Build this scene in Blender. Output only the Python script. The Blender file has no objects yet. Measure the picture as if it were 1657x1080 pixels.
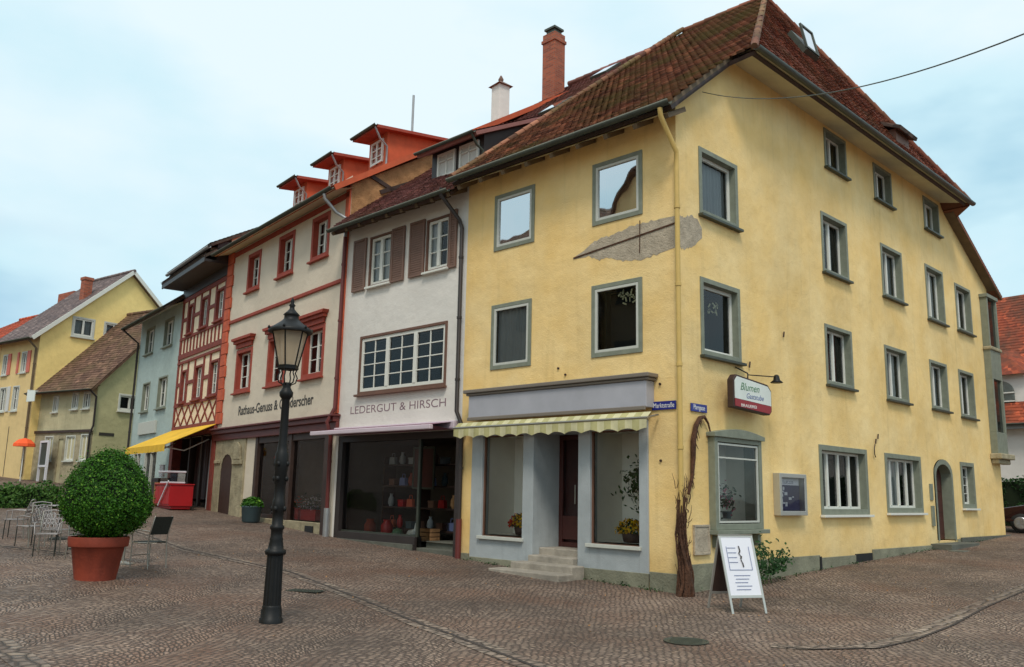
import bpy, bmesh, math, random
from mathutils import Vector, Matrix
R = math.radians
sc = bpy.context.scene
col = sc.collection

# ------------------------------------------------------------------ camera
F_PX = 1404.9
yaw, pitch, roll = R(45.157), R(10.415), R(1.223)
d = Vector((-math.sin(yaw)*math.cos(pitch), math.cos(yaw)*math.cos(pitch), math.sin(pitch)))
r0 = Vector((math.cos(yaw), math.sin(yaw), 0)); u0_ = r0.cross(d)
r_ = r0*math.cos(roll) + u0_*math.sin(roll)
u_ = -r0*math.sin(roll) + u0_*math.cos(roll)
cd = bpy.data.cameras.new('camera'); cam = bpy.data.objects.new('camera', cd); col.objects.link(cam)
M3 = Matrix((r_, u_, -d)).transposed()
cam.matrix_world = Matrix.Translation((9.12, -13.46, 1.7)) @ M3.to_4x4()
cd.sensor_width = 36; cd.lens = 36*F_PX/1657.0; cd.clip_end = 2000; cd.clip_start = .05
sc.camera = cam

# ------------------------------------------------------------------ world, sun, exposure
SUN_EL, SUN_ROT = 54, 138      # degrees; rotation measured clockwise from +Y
W = bpy.data.worlds.new('World'); sc.world = W; W.use_nodes = True
nt = W.node_tree; nt.nodes.clear()
def wn(t, **k):
    n = nt.nodes.new(t)
    for a, b in k.items(): setattr(n, a, b)
    return n
sky = wn('ShaderNodeTexSky', sky_type='NISHITA', sun_disc=False)
sky.sun_elevation = R(SUN_EL); sky.sun_rotation = R(SUN_ROT); sky.air_density = 1.0; sky.dust_density = .6
tc = wn('ShaderNodeTexCoord')
mp = wn('ShaderNodeMapping'); mp.inputs['Scale'].default_value = (1.0, 1.0, 2.2); mp.inputs['Location'].default_value = (3.1, 1.7, .4)
ns = wn('ShaderNodeTexNoise'); ns.inputs['Scale'].default_value = 1.5; ns.inputs['Detail'].default_value = 4; ns.inputs['Roughness'].default_value = .48
cr = wn('ShaderNodeValToRGB')
cr.color_ramp.elements[0].position = .22; cr.color_ramp.elements[0].color = (0, 0, 0, 1)
cr.color_ramp.elements[1].position = .5; cr.color_ramp.elements[1].color = (1, 1, 1, 1)
bg1 = wn('ShaderNodeBackground'); bg1.inputs['Strength'].default_value = .13
bg2 = wn('ShaderNodeBackground'); bg2.inputs['Strength'].default_value = 1.0
cc = wn('ShaderNodeValToRGB')
cc.color_ramp.elements[0].position = .26; cc.color_ramp.elements[0].color = (.24, .50, .68, 1)
cc.color_ramp.elements[1].position = .70; cc.color_ramp.elements[1].color = (.78, .91, .97, 1)
e = cc.color_ramp.elements.new(.47); e.color = (.60, .83, .92, 1)
ns2 = wn('ShaderNodeTexNoise'); ns2.inputs['Scale'].default_value = 2.6; ns2.inputs['Detail'].default_value = 5; ns2.inputs['Roughness'].default_value = .5
# elevation lifts the cloud cover
sep = wn('ShaderNodeSeparateXYZ')
mr = wn('ShaderNodeMapRange'); mr.inputs['From Min'].default_value = .0; mr.inputs['From Max'].default_value = .55
mr.inputs['To Min'].default_value = -.16; mr.inputs['To Max'].default_value = .22
ad = wn('ShaderNodeMath', operation='ADD'); ad2 = wn('ShaderNodeMath', operation='ADD')
mx = wn('ShaderNodeMixShader'); out = wn('ShaderNodeOutputWorld')
lk = nt.links.new
lk(tc.outputs['Generated'], mp.inputs['Vector']); lk(mp.outputs['Vector'], ns.inputs['Vector']); lk(mp.outputs['Vector'], ns2.inputs['Vector'])
lk(tc.outputs['Generated'], sep.inputs[0]); lk(sep.outputs['Z'], mr.inputs['Value'])
lk(ns.outputs['Fac'], ad.inputs[0]); lk(mr.outputs['Result'], ad.inputs[1]); lk(ad.outputs[0], cr.inputs['Fac'])
lk(ns2.outputs['Fac'], ad2.inputs[0]); lk(mr.outputs['Result'], ad2.inputs[1]); lk(ad2.outputs[0], cc.inputs['Fac'])
lk(sky.outputs[0], bg1.inputs['Color']); lk(cc.outputs['Color'], bg2.inputs['Color'])
lk(cr.outputs['Color'], mx.inputs['Fac']); lk(bg1.outputs[0], mx.inputs[1]); lk(bg2.outputs[0], mx.inputs[2])
lk(mx.outputs[0], out.inputs['Surface'])

sd = bpy.data.lights.new('sun', 'SUN'); sun = bpy.data.objects.new('sun', sd); col.objects.link(sun)
sd.energy = 1.75; sd.angle = R(14); sd.color = (1.0, .93, .82)
sdir = Vector((math.sin(R(SUN_ROT))*math.cos(R(SUN_EL)), math.cos(R(SUN_ROT))*math.cos(R(SUN_EL)), math.sin(R(SUN_EL))))
sun.rotation_euler = sdir.to_track_quat('Z', 'Y').to_euler(); sun.location = (0, -10, 40)
sc.view_settings.view_transform = 'Standard'; sc.view_settings.look = 'None'
sc.view_settings.exposure = 0.08; sc.view_settings.gamma = 1.0
sc.cycles.max_bounces = 6; sc.cycles.transparent_max_bounces = 12
sc.cycles.diffuse_bounces = 3; sc.cycles.glossy_bounces = 3

# ------------------------------------------------------------------ helpers
random.seed(7)
def lin(r, g, b):
    f = lambda c: (c/255)/12.92 if c/255 <= .04045 else ((c/255+.055)/1.055)**2.4
    return (f(r), f(g), f(b))
def gz(x, y):
    s = max(0, -x); z = .0385*s + .0002*s*s
    t = min(max(0, y), 26)
    k = 1.0 if (x > -1 or y > 18.7) else max(0, 1+(x+1)/6)
    return z + .036*t*k

class MB:
    """collects polygons, builds ONE mesh object"""
    def __init__(s, T=None): s.v = []; s.f = []; s.m = []; s.T = T or Matrix.Identity(4); s.sm = []
    def add(s, pts, faces, mat=0, smooth=False):
        b = len(s.v); s.v += [tuple(s.T @ Vector(p)) for p in pts]
        for f in faces: s.f.append([b+i for i in f]); s.m.append(mat); s.sm.append(smooth)
    def poly(s, pts, mat=0, smooth=False): s.add(pts, [list(range(len(pts)))], mat, smooth)
    def box(s, x0, x1, y0, y1, z0, z1, mat=0):
        p = [(x0,y0,z0),(x1,y0,z0),(x1,y1,z0),(x0,y1,z0),(x0,y0,z1),(x1,y0,z1),(x1,y1,z1),(x0,y1,z1)]
        s.add(p, [(0,1,5,4),(1,2,6,5),(2,3,7,6),(3,0,4,7),(4,5,6,7),(3,2,1,0)], mat)
    def obox(s, c, ax, ay, az, mat=0):
        c, ax, ay, az = map(Vector, (c, ax, ay, az)); p = []
        for k in (-1, 1):
            for i, j in ((-1,-1),(1,-1),(1,1),(-1,1)): p.append(c+ax*i+ay*j+az*k)
        s.add(p, [(0,1,5,4),(1,2,6,5),(2,3,7,6),(3,0,4,7),(4,5,6,7),(3,2,1,0)], mat)
    def bar(s, a, b, w, h, mat=0, up=(0,0,1)):
        a, b = Vector(a), Vector(b); dd = b-a
        if dd.length < 1e-6: return
        n = dd.normalized(); upv = Vector(up)
        if abs(n.dot(upv)) > .97: upv = Vector((0,1,0))
        sd_ = n.cross(upv).normalized(); u2 = sd_.cross(n)
        s.obox((a+b)/2, dd/2, sd_*w/2, u2*h/2, mat)
    def ext(s, pts, w0, w1, mat=0):
        """polygon in (u,z) extruded along w"""
        n = len(pts)
        s.add([(p[0], w0, p[1]) for p in pts]+[(p[0], w1, p[1]) for p in pts],
              [list(range(n)), list(range(2*n-1, n-1, -1))]+[(i, i+n, (i+1)%n+n, (i+1)%n) for i in range(n)], mat)
    def tube(s, pts, rad, n=8, mat=0, cap=True, smooth=True):
        pts = [Vector(p) for p in pts]; rr = rad if isinstance(rad, (list, tuple)) else [rad]*len(pts)
        V = []; prev = None
        for i, p in enumerate(pts):
            t = (pts[min(i+1, len(pts)-1)]-pts[max(i-1, 0)]).normalized()
            if prev is None:
                a = Vector((0,0,1)) if abs(t.z) < .9 else Vector((1,0,0)); x = t.cross(a).normalized()
            else: x = (prev - t*prev.dot(t)).normalized()
            prev = x; y = t.cross(x)
            for k in range(n):
                an = 2*math.pi*k/n; V.append(p+(x*math.cos(an)+y*math.sin(an))*rr[i])
        Fc = []
        for i in range(len(pts)-1):
            for k in range(n): Fc.append((i*n+k, i*n+(k+1)%n, (i+1)*n+(k+1)%n, (i+1)*n+k))
        s.add(V, Fc, mat, smooth)
        if cap:
            s.add(V[:n], [list(range(n))[::-1]], mat); s.add(V[-n:], [list(range(n))], mat)
    def lathe(s, prof, c=(0,0,0), n=16, mat=0, smooth=True, sq=1.0, rot=0):
        c = Vector(c); V = []
        for rr, z in prof:
            for k in range(n):
                an = 2*math.pi*k/n+rot; V.append(c+Vector((rr*math.cos(an), rr*math.sin(an)*sq, z)))
        Fc = [(i*n+k, i*n+(k+1)%n, (i+1)*n+(k+1)%n, (i+1)*n+k) for i in range(len(prof)-1) for k in range(n)]
        s.add(V, Fc, mat, smooth)
        s.add(V[:n], [list(range(n))[::-1]], mat); s.add(V[-n:], [list(range(n))], mat)
    def build(s, name, mats, parent=None, bevel=0):
        me = bpy.data.meshes.new(name); me.from_pydata(s.v, [], s.f)
        for m in (mats if isinstance(mats, (list, tuple)) else [mats]): me.materials.append(m)
        me.polygons.foreach_set('material_index', s.m); me.polygons.foreach_set('use_smooth', s.sm)
        me.update()
        o = bpy.data.objects.new(name, me); col.objects.link(o)
        if parent: o.parent = parent
        if bevel:
            b = o.modifiers.new('bevel', 'BEVEL'); b.width = bevel; b.segments = 2; b.limit_method = 'ANGLE'; b.angle_limit = R(40)
        return o

def tag(o, label=None, cat=None, group=None, kind=None):
    for k, v in (('label', label), ('category', cat), ('group', group), ('kind', kind)):
        if v: o[k] = v
    return o
def thing(name, label, cat, loc=(0,0,0), rz=0, group=None):
    o = bpy.data.objects.new(name, None); col.objects.link(o); o.location = loc; o.rotation_euler = (0,0,rz); o.empty_display_size = .2
    return tag(o, label, cat, group)
def copy_tree(o, parent=None):
    c = o.copy(); col.objects.link(c); c.parent = parent
    for ch in list(o.children): copy_tree(ch, c)
    return c

# ------------------------------------------------------------------ materials
def mat(name, c, rough=.8, metal=0, spec=.5, var=.12, nscale=3, bump=0, bscale=40, c2=None, sheen=0, big=0, drips=0, dirt=False):
    m = bpy.data.materials.new(name); m.use_nodes = True; t = m.node_tree; N = t.nodes; L = t.links
    b = N['Principled BSDF']; b.inputs['Roughness'].default_value = rough; b.inputs['Metallic'].default_value = metal
    b.inputs['Specular IOR Level'].default_value = spec
    tcn = N.new('ShaderNodeTexCoord')
    def noise(sc_, det=4, vec=None, ro=.55):
        n = N.new('ShaderNodeTexNoise'); n.inputs['Scale'].default_value = sc_; n.inputs['Detail'].default_value = det; n.inputs['Roughness'].default_value = ro
        L.new(vec or tcn.outputs['Object'], n.inputs['Vector']); return n
    if var > 0 or c2:
        n = noise(nscale)
        rp = N.new('ShaderNodeValToRGB'); rp.color_ramp.elements[0].position = .3; rp.color_ramp.elements[1].position = .7
        a = c2 or tuple(x*(1-var) for x in c); bb = c if c2 else tuple(min(1, x*(1+var*.6)) for x in c)
        rp.color_ramp.elements[0].color = (*a, 1); rp.color_ramp.elements[1].color = (*bb, 1)
        L.new(n.outputs['Fac'], rp.inputs['Fac']); last = rp.outputs['Color']
        if big:
            n2 = noise(.55, 6, ro=.62); r2 = N.new('ShaderNodeMapRange'); r2.inputs['From Min'].default_value = .34; r2.inputs['From Max'].default_value = .62
            r2.inputs['To Min'].default_value = 1-big; r2.inputs['To Max'].default_value = 1.04
            L.new(n2.outputs['Fac'], r2.inputs['Value'])
            mm = N.new('ShaderNodeMix'); mm.data_type = 'RGBA'; mm.blend_type = 'MULTIPLY'; mm.inputs['Factor'].default_value = 1
            L.new(last, mm.inputs['A']); L.new(r2.outputs['Result'], mm.inputs['B']); last = mm.outputs['Result']
        if drips:
            mpn = N.new('ShaderNodeMapping'); mpn.inputs['Scale'].default_value = (5, 5, .35); L.new(tcn.outputs['Object'], mpn.inputs['Vector'])
            n3 = noise(1.0, 3, mpn.outputs['Vector']); r3 = N.new('ShaderNodeMapRange'); r3.inputs['From Min'].default_value = .56; r3.inputs['From Max'].default_value = .75
            r3.inputs['To Min'].default_value = 1; r3.inputs['To Max'].default_value = 1-drips; L.new(n3.outputs['Fac'], r3.inputs['Value'])
            mm = N.new('ShaderNodeMix'); mm.data_type = 'RGBA'; mm.blend_type = 'MULTIPLY'; mm.inputs['Factor'].default_value = 1
            L.new(last, mm.inputs['A']); L.new(r3.outputs['Result'], mm.inputs['B']); last = mm.outputs['Result']
        if dirt:      # splashed dirt with a ragged upper edge along the wall foot
            sp_ = N.new('ShaderNodeSeparateXYZ'); L.new(tcn.outputs['Object'], sp_.inputs[0]); n4 = noise(2.2, 7, ro=.7)
            q1 = N.new('ShaderNodeMath'); q1.operation = 'MULTIPLY_ADD'; q1.inputs[1].default_value = 1.9; L.new(n4.outputs['Fac'], q1.inputs[0]); q2 = N.new('ShaderNodeMath'); q2.operation = 'MULTIPLY'; q2.inputs[1].default_value = -1; L.new(sp_.outputs['Z'], q2.inputs[0]); L.new(q2.outputs[0], q1.inputs[2])
            r4 = N.new('ShaderNodeMapRange'); r4.inputs['From Min'].default_value = .15; r4.inputs['From Max'].default_value = .7; r4.inputs['To Max'].default_value = .38; L.new(q1.outputs[0], r4.inputs['Value'])
            m5 = N.new('ShaderNodeMix'); m5.data_type = 'RGBA'; m5.inputs['B'].default_value = (*lin(176,146,98), 1); L.new(r4.outputs['Result'], m5.inputs['Factor']); L.new(last, m5.inputs['A']); last = m5.outputs['Result']
        L.new(last, b.inputs['Base Color'])
    else: b.inputs['Base Color'].default_value = (*c, 1)
    if bump:
        n = noise(bscale, 5); nb = noise(bscale*.09, 3)
        mth = N.new('ShaderNodeMath'); mth.operation = 'MULTIPLY_ADD'; mth.inputs[1].default_value = 3.0
        L.new(nb.outputs['Fac'], mth.inputs[0]); L.new(n.outputs['Fac'], mth.inputs[2])
        bp = N.new('ShaderNodeBump'); bp.inputs['Strength'].default_value = 1; bp.inputs['Distance'].default_value = bump
        L.new(mth.outputs[0], bp.inputs['Height']); L.new(bp.outputs['Normal'], b.inputs['Normal'])
    return m
def tile_mat(name, ca, cb, cm, moss=.5, per_island=True):
    m = bpy.data.materials.new(name); m.use_nodes = True; t = m.node_tree; N = t.nodes; L = t.links
    b = N['Principled BSDF']; b.inputs['Roughness'].default_value = .85; b.inputs['Specular IOR Level'].default_value = .3
    g = N.new('ShaderNodeNewGeometry'); tcn = N.new('ShaderNodeTexCoord')
    rp = N.new('ShaderNodeValToRGB'); rp.color_ramp.elements[0].color = (*ca, 1); rp.color_ramp.elements[1].color = (*cb, 1)
    e = rp.color_ramp.elements.new(.85); e.color = (*[x*.95 for x in cb], 1); rp.color_ramp.elements[2].color = (*[min(1, x*1.5) for x in cb], 1)
    if per_island: L.new(g.outputs['Random Per Island'], rp.inputs['Fac'])
    else:
        v = N.new('ShaderNodeTexVoronoi'); v.inputs['Scale'].default_value = 5; L.new(tcn.outputs['Object'], v.inputs['Vector'])
        sp = N.new('ShaderNodeSeparateColor'); L.new(v.outputs['Color'], sp.inputs[0]); L.new(sp.outputs[0], rp.inputs['Fac'])
    n = N.new('ShaderNodeTexNoise'); n.inputs['Scale'].default_value = .55; n.inputs['Detail'].default_value = 9; n.inputs['Roughness'].default_value = .68
    L.new(tcn.outputs['Object'], n.inputs['Vector'])
    mr_ = N.new('ShaderNodeMapRange'); mr_.inputs['From Min'].default_value = .44; mr_.inputs['From Max'].default_value = .62; mr_.inputs['To Max'].default_value = moss
    L.new(n.outputs['Fac'], mr_.inputs['Value'])
    mm = N.new('ShaderNodeMix'); mm.data_type = 'RGBA'; mm.inputs['B'].default_value = (*cm, 1)
    L.new(mr_.outputs['Result'], mm.inputs['Factor']); L.new(rp.outputs['Color'], mm.inputs['A']); L.new(mm.outputs['Result'], b.inputs['Base Color'])
    n2 = N.new('ShaderNodeTexNoise'); n2.inputs['Scale'].default_value = 30; L.new(tcn.outputs['Object'], n2.inputs['Vector'])
    bp = N.new('ShaderNodeBump'); bp.inputs['Distance'].default_value = .008; bp.inputs['Strength'].default_value = .7
    L.new(n2.outputs['Fac'], bp.inputs['Height']); L.new(bp.outputs['Normal'], b.inputs['Normal'])
    return m
def glass_mat(name, refl=.10, rough=.02, tint=(.85,.88,.88)):
    m = bpy.data.materials.new(name); m.use_nodes = True; t = m.node_tree; N = t.nodes; L = t.links; N.clear()
    o = N.new('ShaderNodeOutputMaterial'); mix = N.new('ShaderNodeMixShader'); tr = N.new('ShaderNodeBsdfTransparent'); gl = N.new('ShaderNodeBsdfGlossy')
    tr.inputs['Color'].default_value = (*tint, 1); gl.inputs['Roughness'].default_value = rough; gl.inputs['Color'].default_value = (.95, .97, 1, 1)
    fr = N.new('ShaderNodeFresnel'); fr.inputs['IOR'].default_value = 1.36
    a = N.new('ShaderNodeMath'); a.operation = 'ADD'; a.inputs[1].default_value = refl; a.use_clamp = True
    n = N.new('ShaderNodeTexNoise'); n.inputs['Scale'].default_value = 1.1; n.inputs['Detail'].default_value = 1
    tcn = N.new('ShaderNodeTexCoord'); L.new(tcn.outputs['Object'], n.inputs['Vector'])
    bp = N.new('ShaderNodeBump'); bp.inputs['Distance'].default_value = .012; bp.inputs['Strength'].default_value = .5
    L.new(n.outputs['Fac'], bp.inputs['Height']); L.new(bp.outputs['Normal'], gl.inputs['Normal'])
    L.new(fr.outputs[0], a.inputs[0]); L.new(a.outputs[0], mix.inputs['Fac']); L.new(tr.outputs[0], mix.inputs[1]); L.new(gl.outputs[0], mix.inputs[2])
    L.new(mix.outputs[0], o.inputs['Surface']); return m
def brick_mat(name):
    m = bpy.data.materials.new(name); m.use_nodes = True; t = m.node_tree; N = t.nodes; L = t.links
    b = N['Principled BSDF']; b.inputs['Roughness'].default_value = .9
    br = N.new('ShaderNodeTexBrick'); br.inputs['Scale'].default_value = 1; br.inputs['Brick Width'].default_value = .24; br.inputs['Row Height'].default_value = .08; br.inputs['Mortar Size'].default_value = .008
    br.inputs['Color1'].default_value = (*lin(178,92,62),1); br.inputs['Color2'].default_value = (*lin(140,70,50),1); br.inputs['Mortar'].default_value = (*lin(130,110,95),1)
    tcn = N.new('ShaderNodeTexCoord'); sp = N.new('ShaderNodeSeparateXYZ'); cb = N.new('ShaderNodeCombineXYZ'); ad_ = N.new('ShaderNodeMath')
    L.new(tcn.outputs['Object'], sp.inputs[0]); L.new(sp.outputs['X'], ad_.inputs[0]); L.new(sp.outputs['Y'], ad_.inputs[1])
    L.new(ad_.outputs[0], cb.inputs['X']); L.new(sp.outputs['Z'], cb.inputs['Y']); L.new(cb.outputs[0], br.inputs['Vector'])
    L.new(br.outputs['Color'], b.inputs['Base Color']); return m
def leaf_mat(name, c1, c2, c3=None, scale=1.6):
    m = bpy.data.materials.new(name); m.use_nodes = True; t = m.node_tree; N = t.nodes; L = t.links
    b = N['Principled BSDF']; b.inputs['Roughness'].default_value = .55; b.inputs['Specular IOR Level'].default_value = .25
    g = N.new('ShaderNodeNewGeometry'); rp = N.new('ShaderNodeValToRGB')
    rp.color_ramp.elements[0].color = (*c1, 1); rp.color_ramp.elements[1].color = (*c2, 1)
    if c3: e = rp.color_ramp.elements.new(.93); e.color = (*c2, 1); rp.color_ramp.elements[2].color = (*c3, 1)
    L.new(g.outputs['Random Per Island'], rp.inputs['Fac']); L.new(rp.outputs['Color'], b.inputs['Base Color'])
    b.inputs['Subsurface Weight'].default_value = 0
    tr = N.new('ShaderNodeBsdfTranslucent'); ms = N.new('ShaderNodeMixShader'); ms.inputs['Fac'].default_value = .25
    L.new(rp.outputs['Color'], tr.inputs['Color']); L.new(b.outputs[0], ms.inputs[1]); L.new(tr.outputs[0], ms.inputs[2])
    L.new(ms.outputs[0], N['Material Output'].inputs['Surface']); return m

M = {}
M['yellow'] = mat('yellow_plaster', lin(247,217,158), .9, var=.05, nscale=.8, bump=.008, bscale=34, big=.12, drips=.10, spec=.2, c2=lin(240,201,130), dirt=True)
M['plinth'] = mat('grey_plinth_render', lin(140,138,118), .9, var=.2, nscale=2.5, bump=.015, bscale=25, big=.3, spec=.2)
M['patch'] = mat('bare_grey_render', lin(182,168,148), .95, var=.2, nscale=5, bump=.02, bscale=30, spec=.1)
M['white'] = mat('white_plaster', lin(226,220,212), .9, var=.04, nscale=1.2, bump=.006, bscale=40, big=.08, spec=.2)
M['beige'] = mat('beige_plaster', lin(220,206,186), .9, var=.05, nscale=1.2, bump=.006, bscale=40, big=.08, spec=.2)
M['cream'] = mat('cream_infill_plaster', lin(240,220,190), .9, var=.06, bump=.006, spec=.2)
M['blue'] = mat('pale_blue_plaster', lin(176,190,184), .9, var=.06, bump=.008, big=.12, spec=.2)
M['olive'] = mat('olive_plaster', lin(204,196,150), .9, var=.08, bump=.008, big=.15, spec=.2)
M['olive_front'] = mat('weathered_olive_plaster', lin(196,186,150), .9, var=.1, nscale=1, bump=.008, big=.25, drips=.15, spec=.2)
M['yellow2'] = mat('primrose_plaster', lin(252,222,146), .9, var=.04, bump=.008, big=.06, spec=.2)
M['peach'] = mat('peach_plaster', lin(226,196,140), .9, var=.05, bump=.006, big=.08, spec=.2)
M['stone'] = mat('sandstone', lin(170,158,130), .9, var=.25, nscale=4, bump=.02, bscale=25, big=.2, spec=.2)
M['tan'] = mat('rough_tan_render', lin(176,132,92), .95, var=.25, nscale=4, bump=.03, bscale=20, big=.25, spec=.1)
M['timber'] = mat('redbrown_timber', lin(132,56,44), .75, var=.3, nscale=8, bump=.006)
M['quoin'] = mat('orange_red_sandstone', lin(196,92,62), .85, var=.25, nscale=3, bump=.01, bscale=20)
M['redtrim'] = mat('red_painted_trim', lin(158,66,48), .75, var=.15, nscale=5)
M['orange'] = mat('orange_dormer_board', lin(202,92,54), .75, var=.18, nscale=2, big=.2, drips=.15)
M['surround'] = mat('greygreen_painted_wood', lin(128,132,116), .6, var=.15, nscale=6, bump=.003)
M['shopgrey'] = mat('bluegrey_painted_render', lin(170,175,176), .8, var=.10, nscale=2, bump=.004, big=.14, drips=.12)
M['awnbox'] = mat('lilac_grey_awning_box', lin(172,171,178), .6, var=.06, big=.10)
M['awnbox2'] = mat('taupe_metal_cover', lin(122,112,102), .5, var=.05)
M['casement'] = mat('white_painted_wood', lin(222,220,210), .5, var=.04, nscale=8)
M['casegrey'] = mat('offwhite_frame', lin(196,196,186), .5, var=.05, nscale=8)
M['brown'] = mat('brown_painted_wood', lin(112,78,62), .6, var=.15, nscale=6)
M['shutter'] = mat('brown_shutter', lin(122,92,78), .65, var=.12, nscale=4)
M['shutter2'] = mat('salmon_shutter', lin(205,110,92), .65, var=.12, nscale=4)
M['door'] = mat('dark_red_door', lin(74,34,28), .45, var=.2, nscale=5)
M['darkwood'] = mat('dark_wood', lin(62,42,34), .6, var=.25, nscale=6)
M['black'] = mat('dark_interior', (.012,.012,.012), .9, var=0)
M['room'] = mat('shop_room_wall', lin(96,84,72), .9, var=.1)
M['niche'] = mat('pale_display_niche', lin(228,222,208), .9, var=.05)
M['curtain'] = mat('grey_net_curtain', lin(150,152,152), .9, var=.08)
M['curtainw'] = mat('white_net_curtain', lin(205,203,198), .9, var=.05)
M['gutter'] = mat('dark_metal_gutter', lin(72,76,66), .5, metal=.3, var=.2, nscale=5)
M['zinc'] = mat('zinc_pipe', lin(165,165,165), .4, metal=.5, var=.1)
M['pipeyellow'] = mat('yellow_painted_pipe', lin(206,172,98), .6, var=.1)
M['pipered'] = mat('dark_red_pipe', lin(104,44,40), .5, var=.15)
M['pipeblack'] = mat('black_brown_pipe', lin(52,44,42), .5, var=.15)
M['soffit'] = mat('cream_soffit_board', lin(205,196,165), .8, var=.1, nscale=2)
M['rafter'] = mat('weathered_rafter', lin(110,92,70), .8, var=.2, nscale=4)
M['tile_y'] = tile_mat('mossy_redbrown_tile', lin(84,52,42), lin(156,104,80), lin(108,94,56), .85)
M['tile_h'] = tile_mat('redbrown_tile', lin(100,56,44), lin(150,90,70), lin(112,92,64), .4)
M['tile_w'] = tile_mat('plum_red_tile', lin(98,62,60), lin(144,98,94), lin(122,86,62), .45)
M['tile_o'] = tile_mat('orange_red_tile', lin(150,66,44), lin(196,92,60), lin(110,66,50), .5, False)
M['tile_b'] = tile_mat('brown_tile', lin(84,60,50), lin(122,92,76), lin(92,84,50), .4, False)
M['tile_d'] = tile_mat('dark_brown_tile', lin(58,48,44), lin(92,76,68), lin(60,60,44), .3, False)
M['tile_p'] = tile_mat('greyviolet_tile', lin(96,84,84), lin(130,112,108), lin(96,80,76), .3, False)
M['tile_r'] = tile_mat('rust_red_tile', lin(120,58,42), lin(166,80,52), lin(92,62,48), .9, False)
M['brick'] = brick_mat('chimney_brick')
M['glass'] = glass_mat('window_glass', .0)
M['skyglass'] = glass_mat('coated_glass', .62, .015)
M['shopglass'] = glass_mat('shop_glass', .0, .02, (.96,.97,.97))
M['iron'] = mat('black_cast_iron', (.008,.008,.008), .5, metal=0, spec=.28, var=.2, nscale=10)
M['milk'] = mat('milky_lantern_glass', lin(205,190,165), .35, var=.06)
M['step'] = mat('worn_sandstone_step', lin(166,156,142), .9, var=.25, nscale=4, bump=.012, big=.2)
M['stepdark'] = mat('dark_stone', lin(98,98,88), .9, var=.2, bump=.01)
M['terracotta'] = mat('terracotta', lin(150,62,40), .8, var=.22, nscale=2.5, bump=.004, big=.3, drips=.25)
M['soil'] = mat('soil', (.02,.014,.01), 1, var=.2)
M['bark'] = mat('dry_brown_bark', lin(84,54,36), .95, var=.45, nscale=12, bump=.03, bscale=30)
M['box_leaf'] = leaf_mat('boxwood_leaf', lin(26,66,12), lin(74,126,30), lin(140,178,66))
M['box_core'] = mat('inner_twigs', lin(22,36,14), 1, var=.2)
M['hedge_leaf'] = leaf_mat('hedge_leaf', lin(40,80,30), lin(96,132,60))
M['dark_leaf'] = leaf_mat('dark_leaf', lin(22,52,24), lin(56,92,44))
M['petal_w'] = leaf_mat('white_petal', lin(200,185,195), lin(245,238,242))
M['petal_y'] = leaf_mat('yellow_petal', lin(215,150,20), lin(250,215,40))
M['petal_r'] = leaf_mat('red_petal', lin(190,30,20), lin(235,80,40))
M['petal_p'] = leaf_mat('pink_petal', lin(190,70,100), lin(235,150,165))
M['signblue'] = mat('blue_enamel', lin(34,44,128), .3, var=.03)
M['signwhite'] = mat('white_enamel', lin(232,230,222), .4, var=.02)
M['lightbox'] = mat('pale_green_sign_face', lin(226,230,222), .4, var=.06, nscale=4)
M['signred'] = mat('red_sign_face', lin(150,28,34), .4, var=.04)
M['signgreen'] = mat('green_paint', lin(92,132,96), .5, var=.04)
M['inkblue'] = mat('faded_blue_ink', lin(110,120,160), .6, var=0)
M['ink'] = mat('dark_ink', lin(62,56,50), .6, var=0)
M['inkred'] = mat('faded_maroon_paint', lin(134,108,116), .8, var=.1)
M['alu'] = mat('brushed_aluminium', lin(188,186,178), .4, metal=.6, var=.05)
M['poster'] = mat('white_poster', lin(224,222,228), .35, var=.03, nscale=2)
M['noticeblue'] = mat('dark_blue_notice', lin(30,36,92), .4, var=.1)
M['yellowcloth'] = mat('yellow_awning_cloth', lin(238,188,48), .85, var=.12, nscale=3, big=.15)
M['creamcloth'] = mat('cream_awning_cloth', lin(212,204,162), .85, var=.14, nscale=5, big=.2)
M['creamstripe'] = mat('olive_stripe_cloth', lin(184,176,124), .85, var=.14, nscale=5, big=.2)
M['pinkmetal'] = mat('pale_mauve_metal', lin(206,188,196), .45, var=.04)
M['mauvecloth'] = mat('mauve_awning_cloth', lin(128,84,104), .8, var=.08)
M['red'] = mat('red_painted_panel', lin(176,18,24), .45, var=.1, nscale=2)
M['wicker'] = mat('dark_wicker', lin(40,44,38), .7, var=.4, nscale=40)
M['chrome'] = mat('dull_steel', lin(170,165,155), .35, metal=.8, var=.05)
M['carpaint'] = mat('dark_maroon_car_paint', lin(46,16,22), .18, metal=.3, var=0, spec=.8)
M['tyre'] = mat('tyre_rubber', (.015,.015,.015), .8, var=0)
M['orangecloth'] = mat('bright_orange_cloth', lin(250,96,44), .8, var=.05)
M['greentub'] = mat('grey_green_tub', lin(70,88,92), .6, var=.1)
M['rim'] = mat('silver_rim', lin(170,170,175), .3, metal=.8, var=0)

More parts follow.
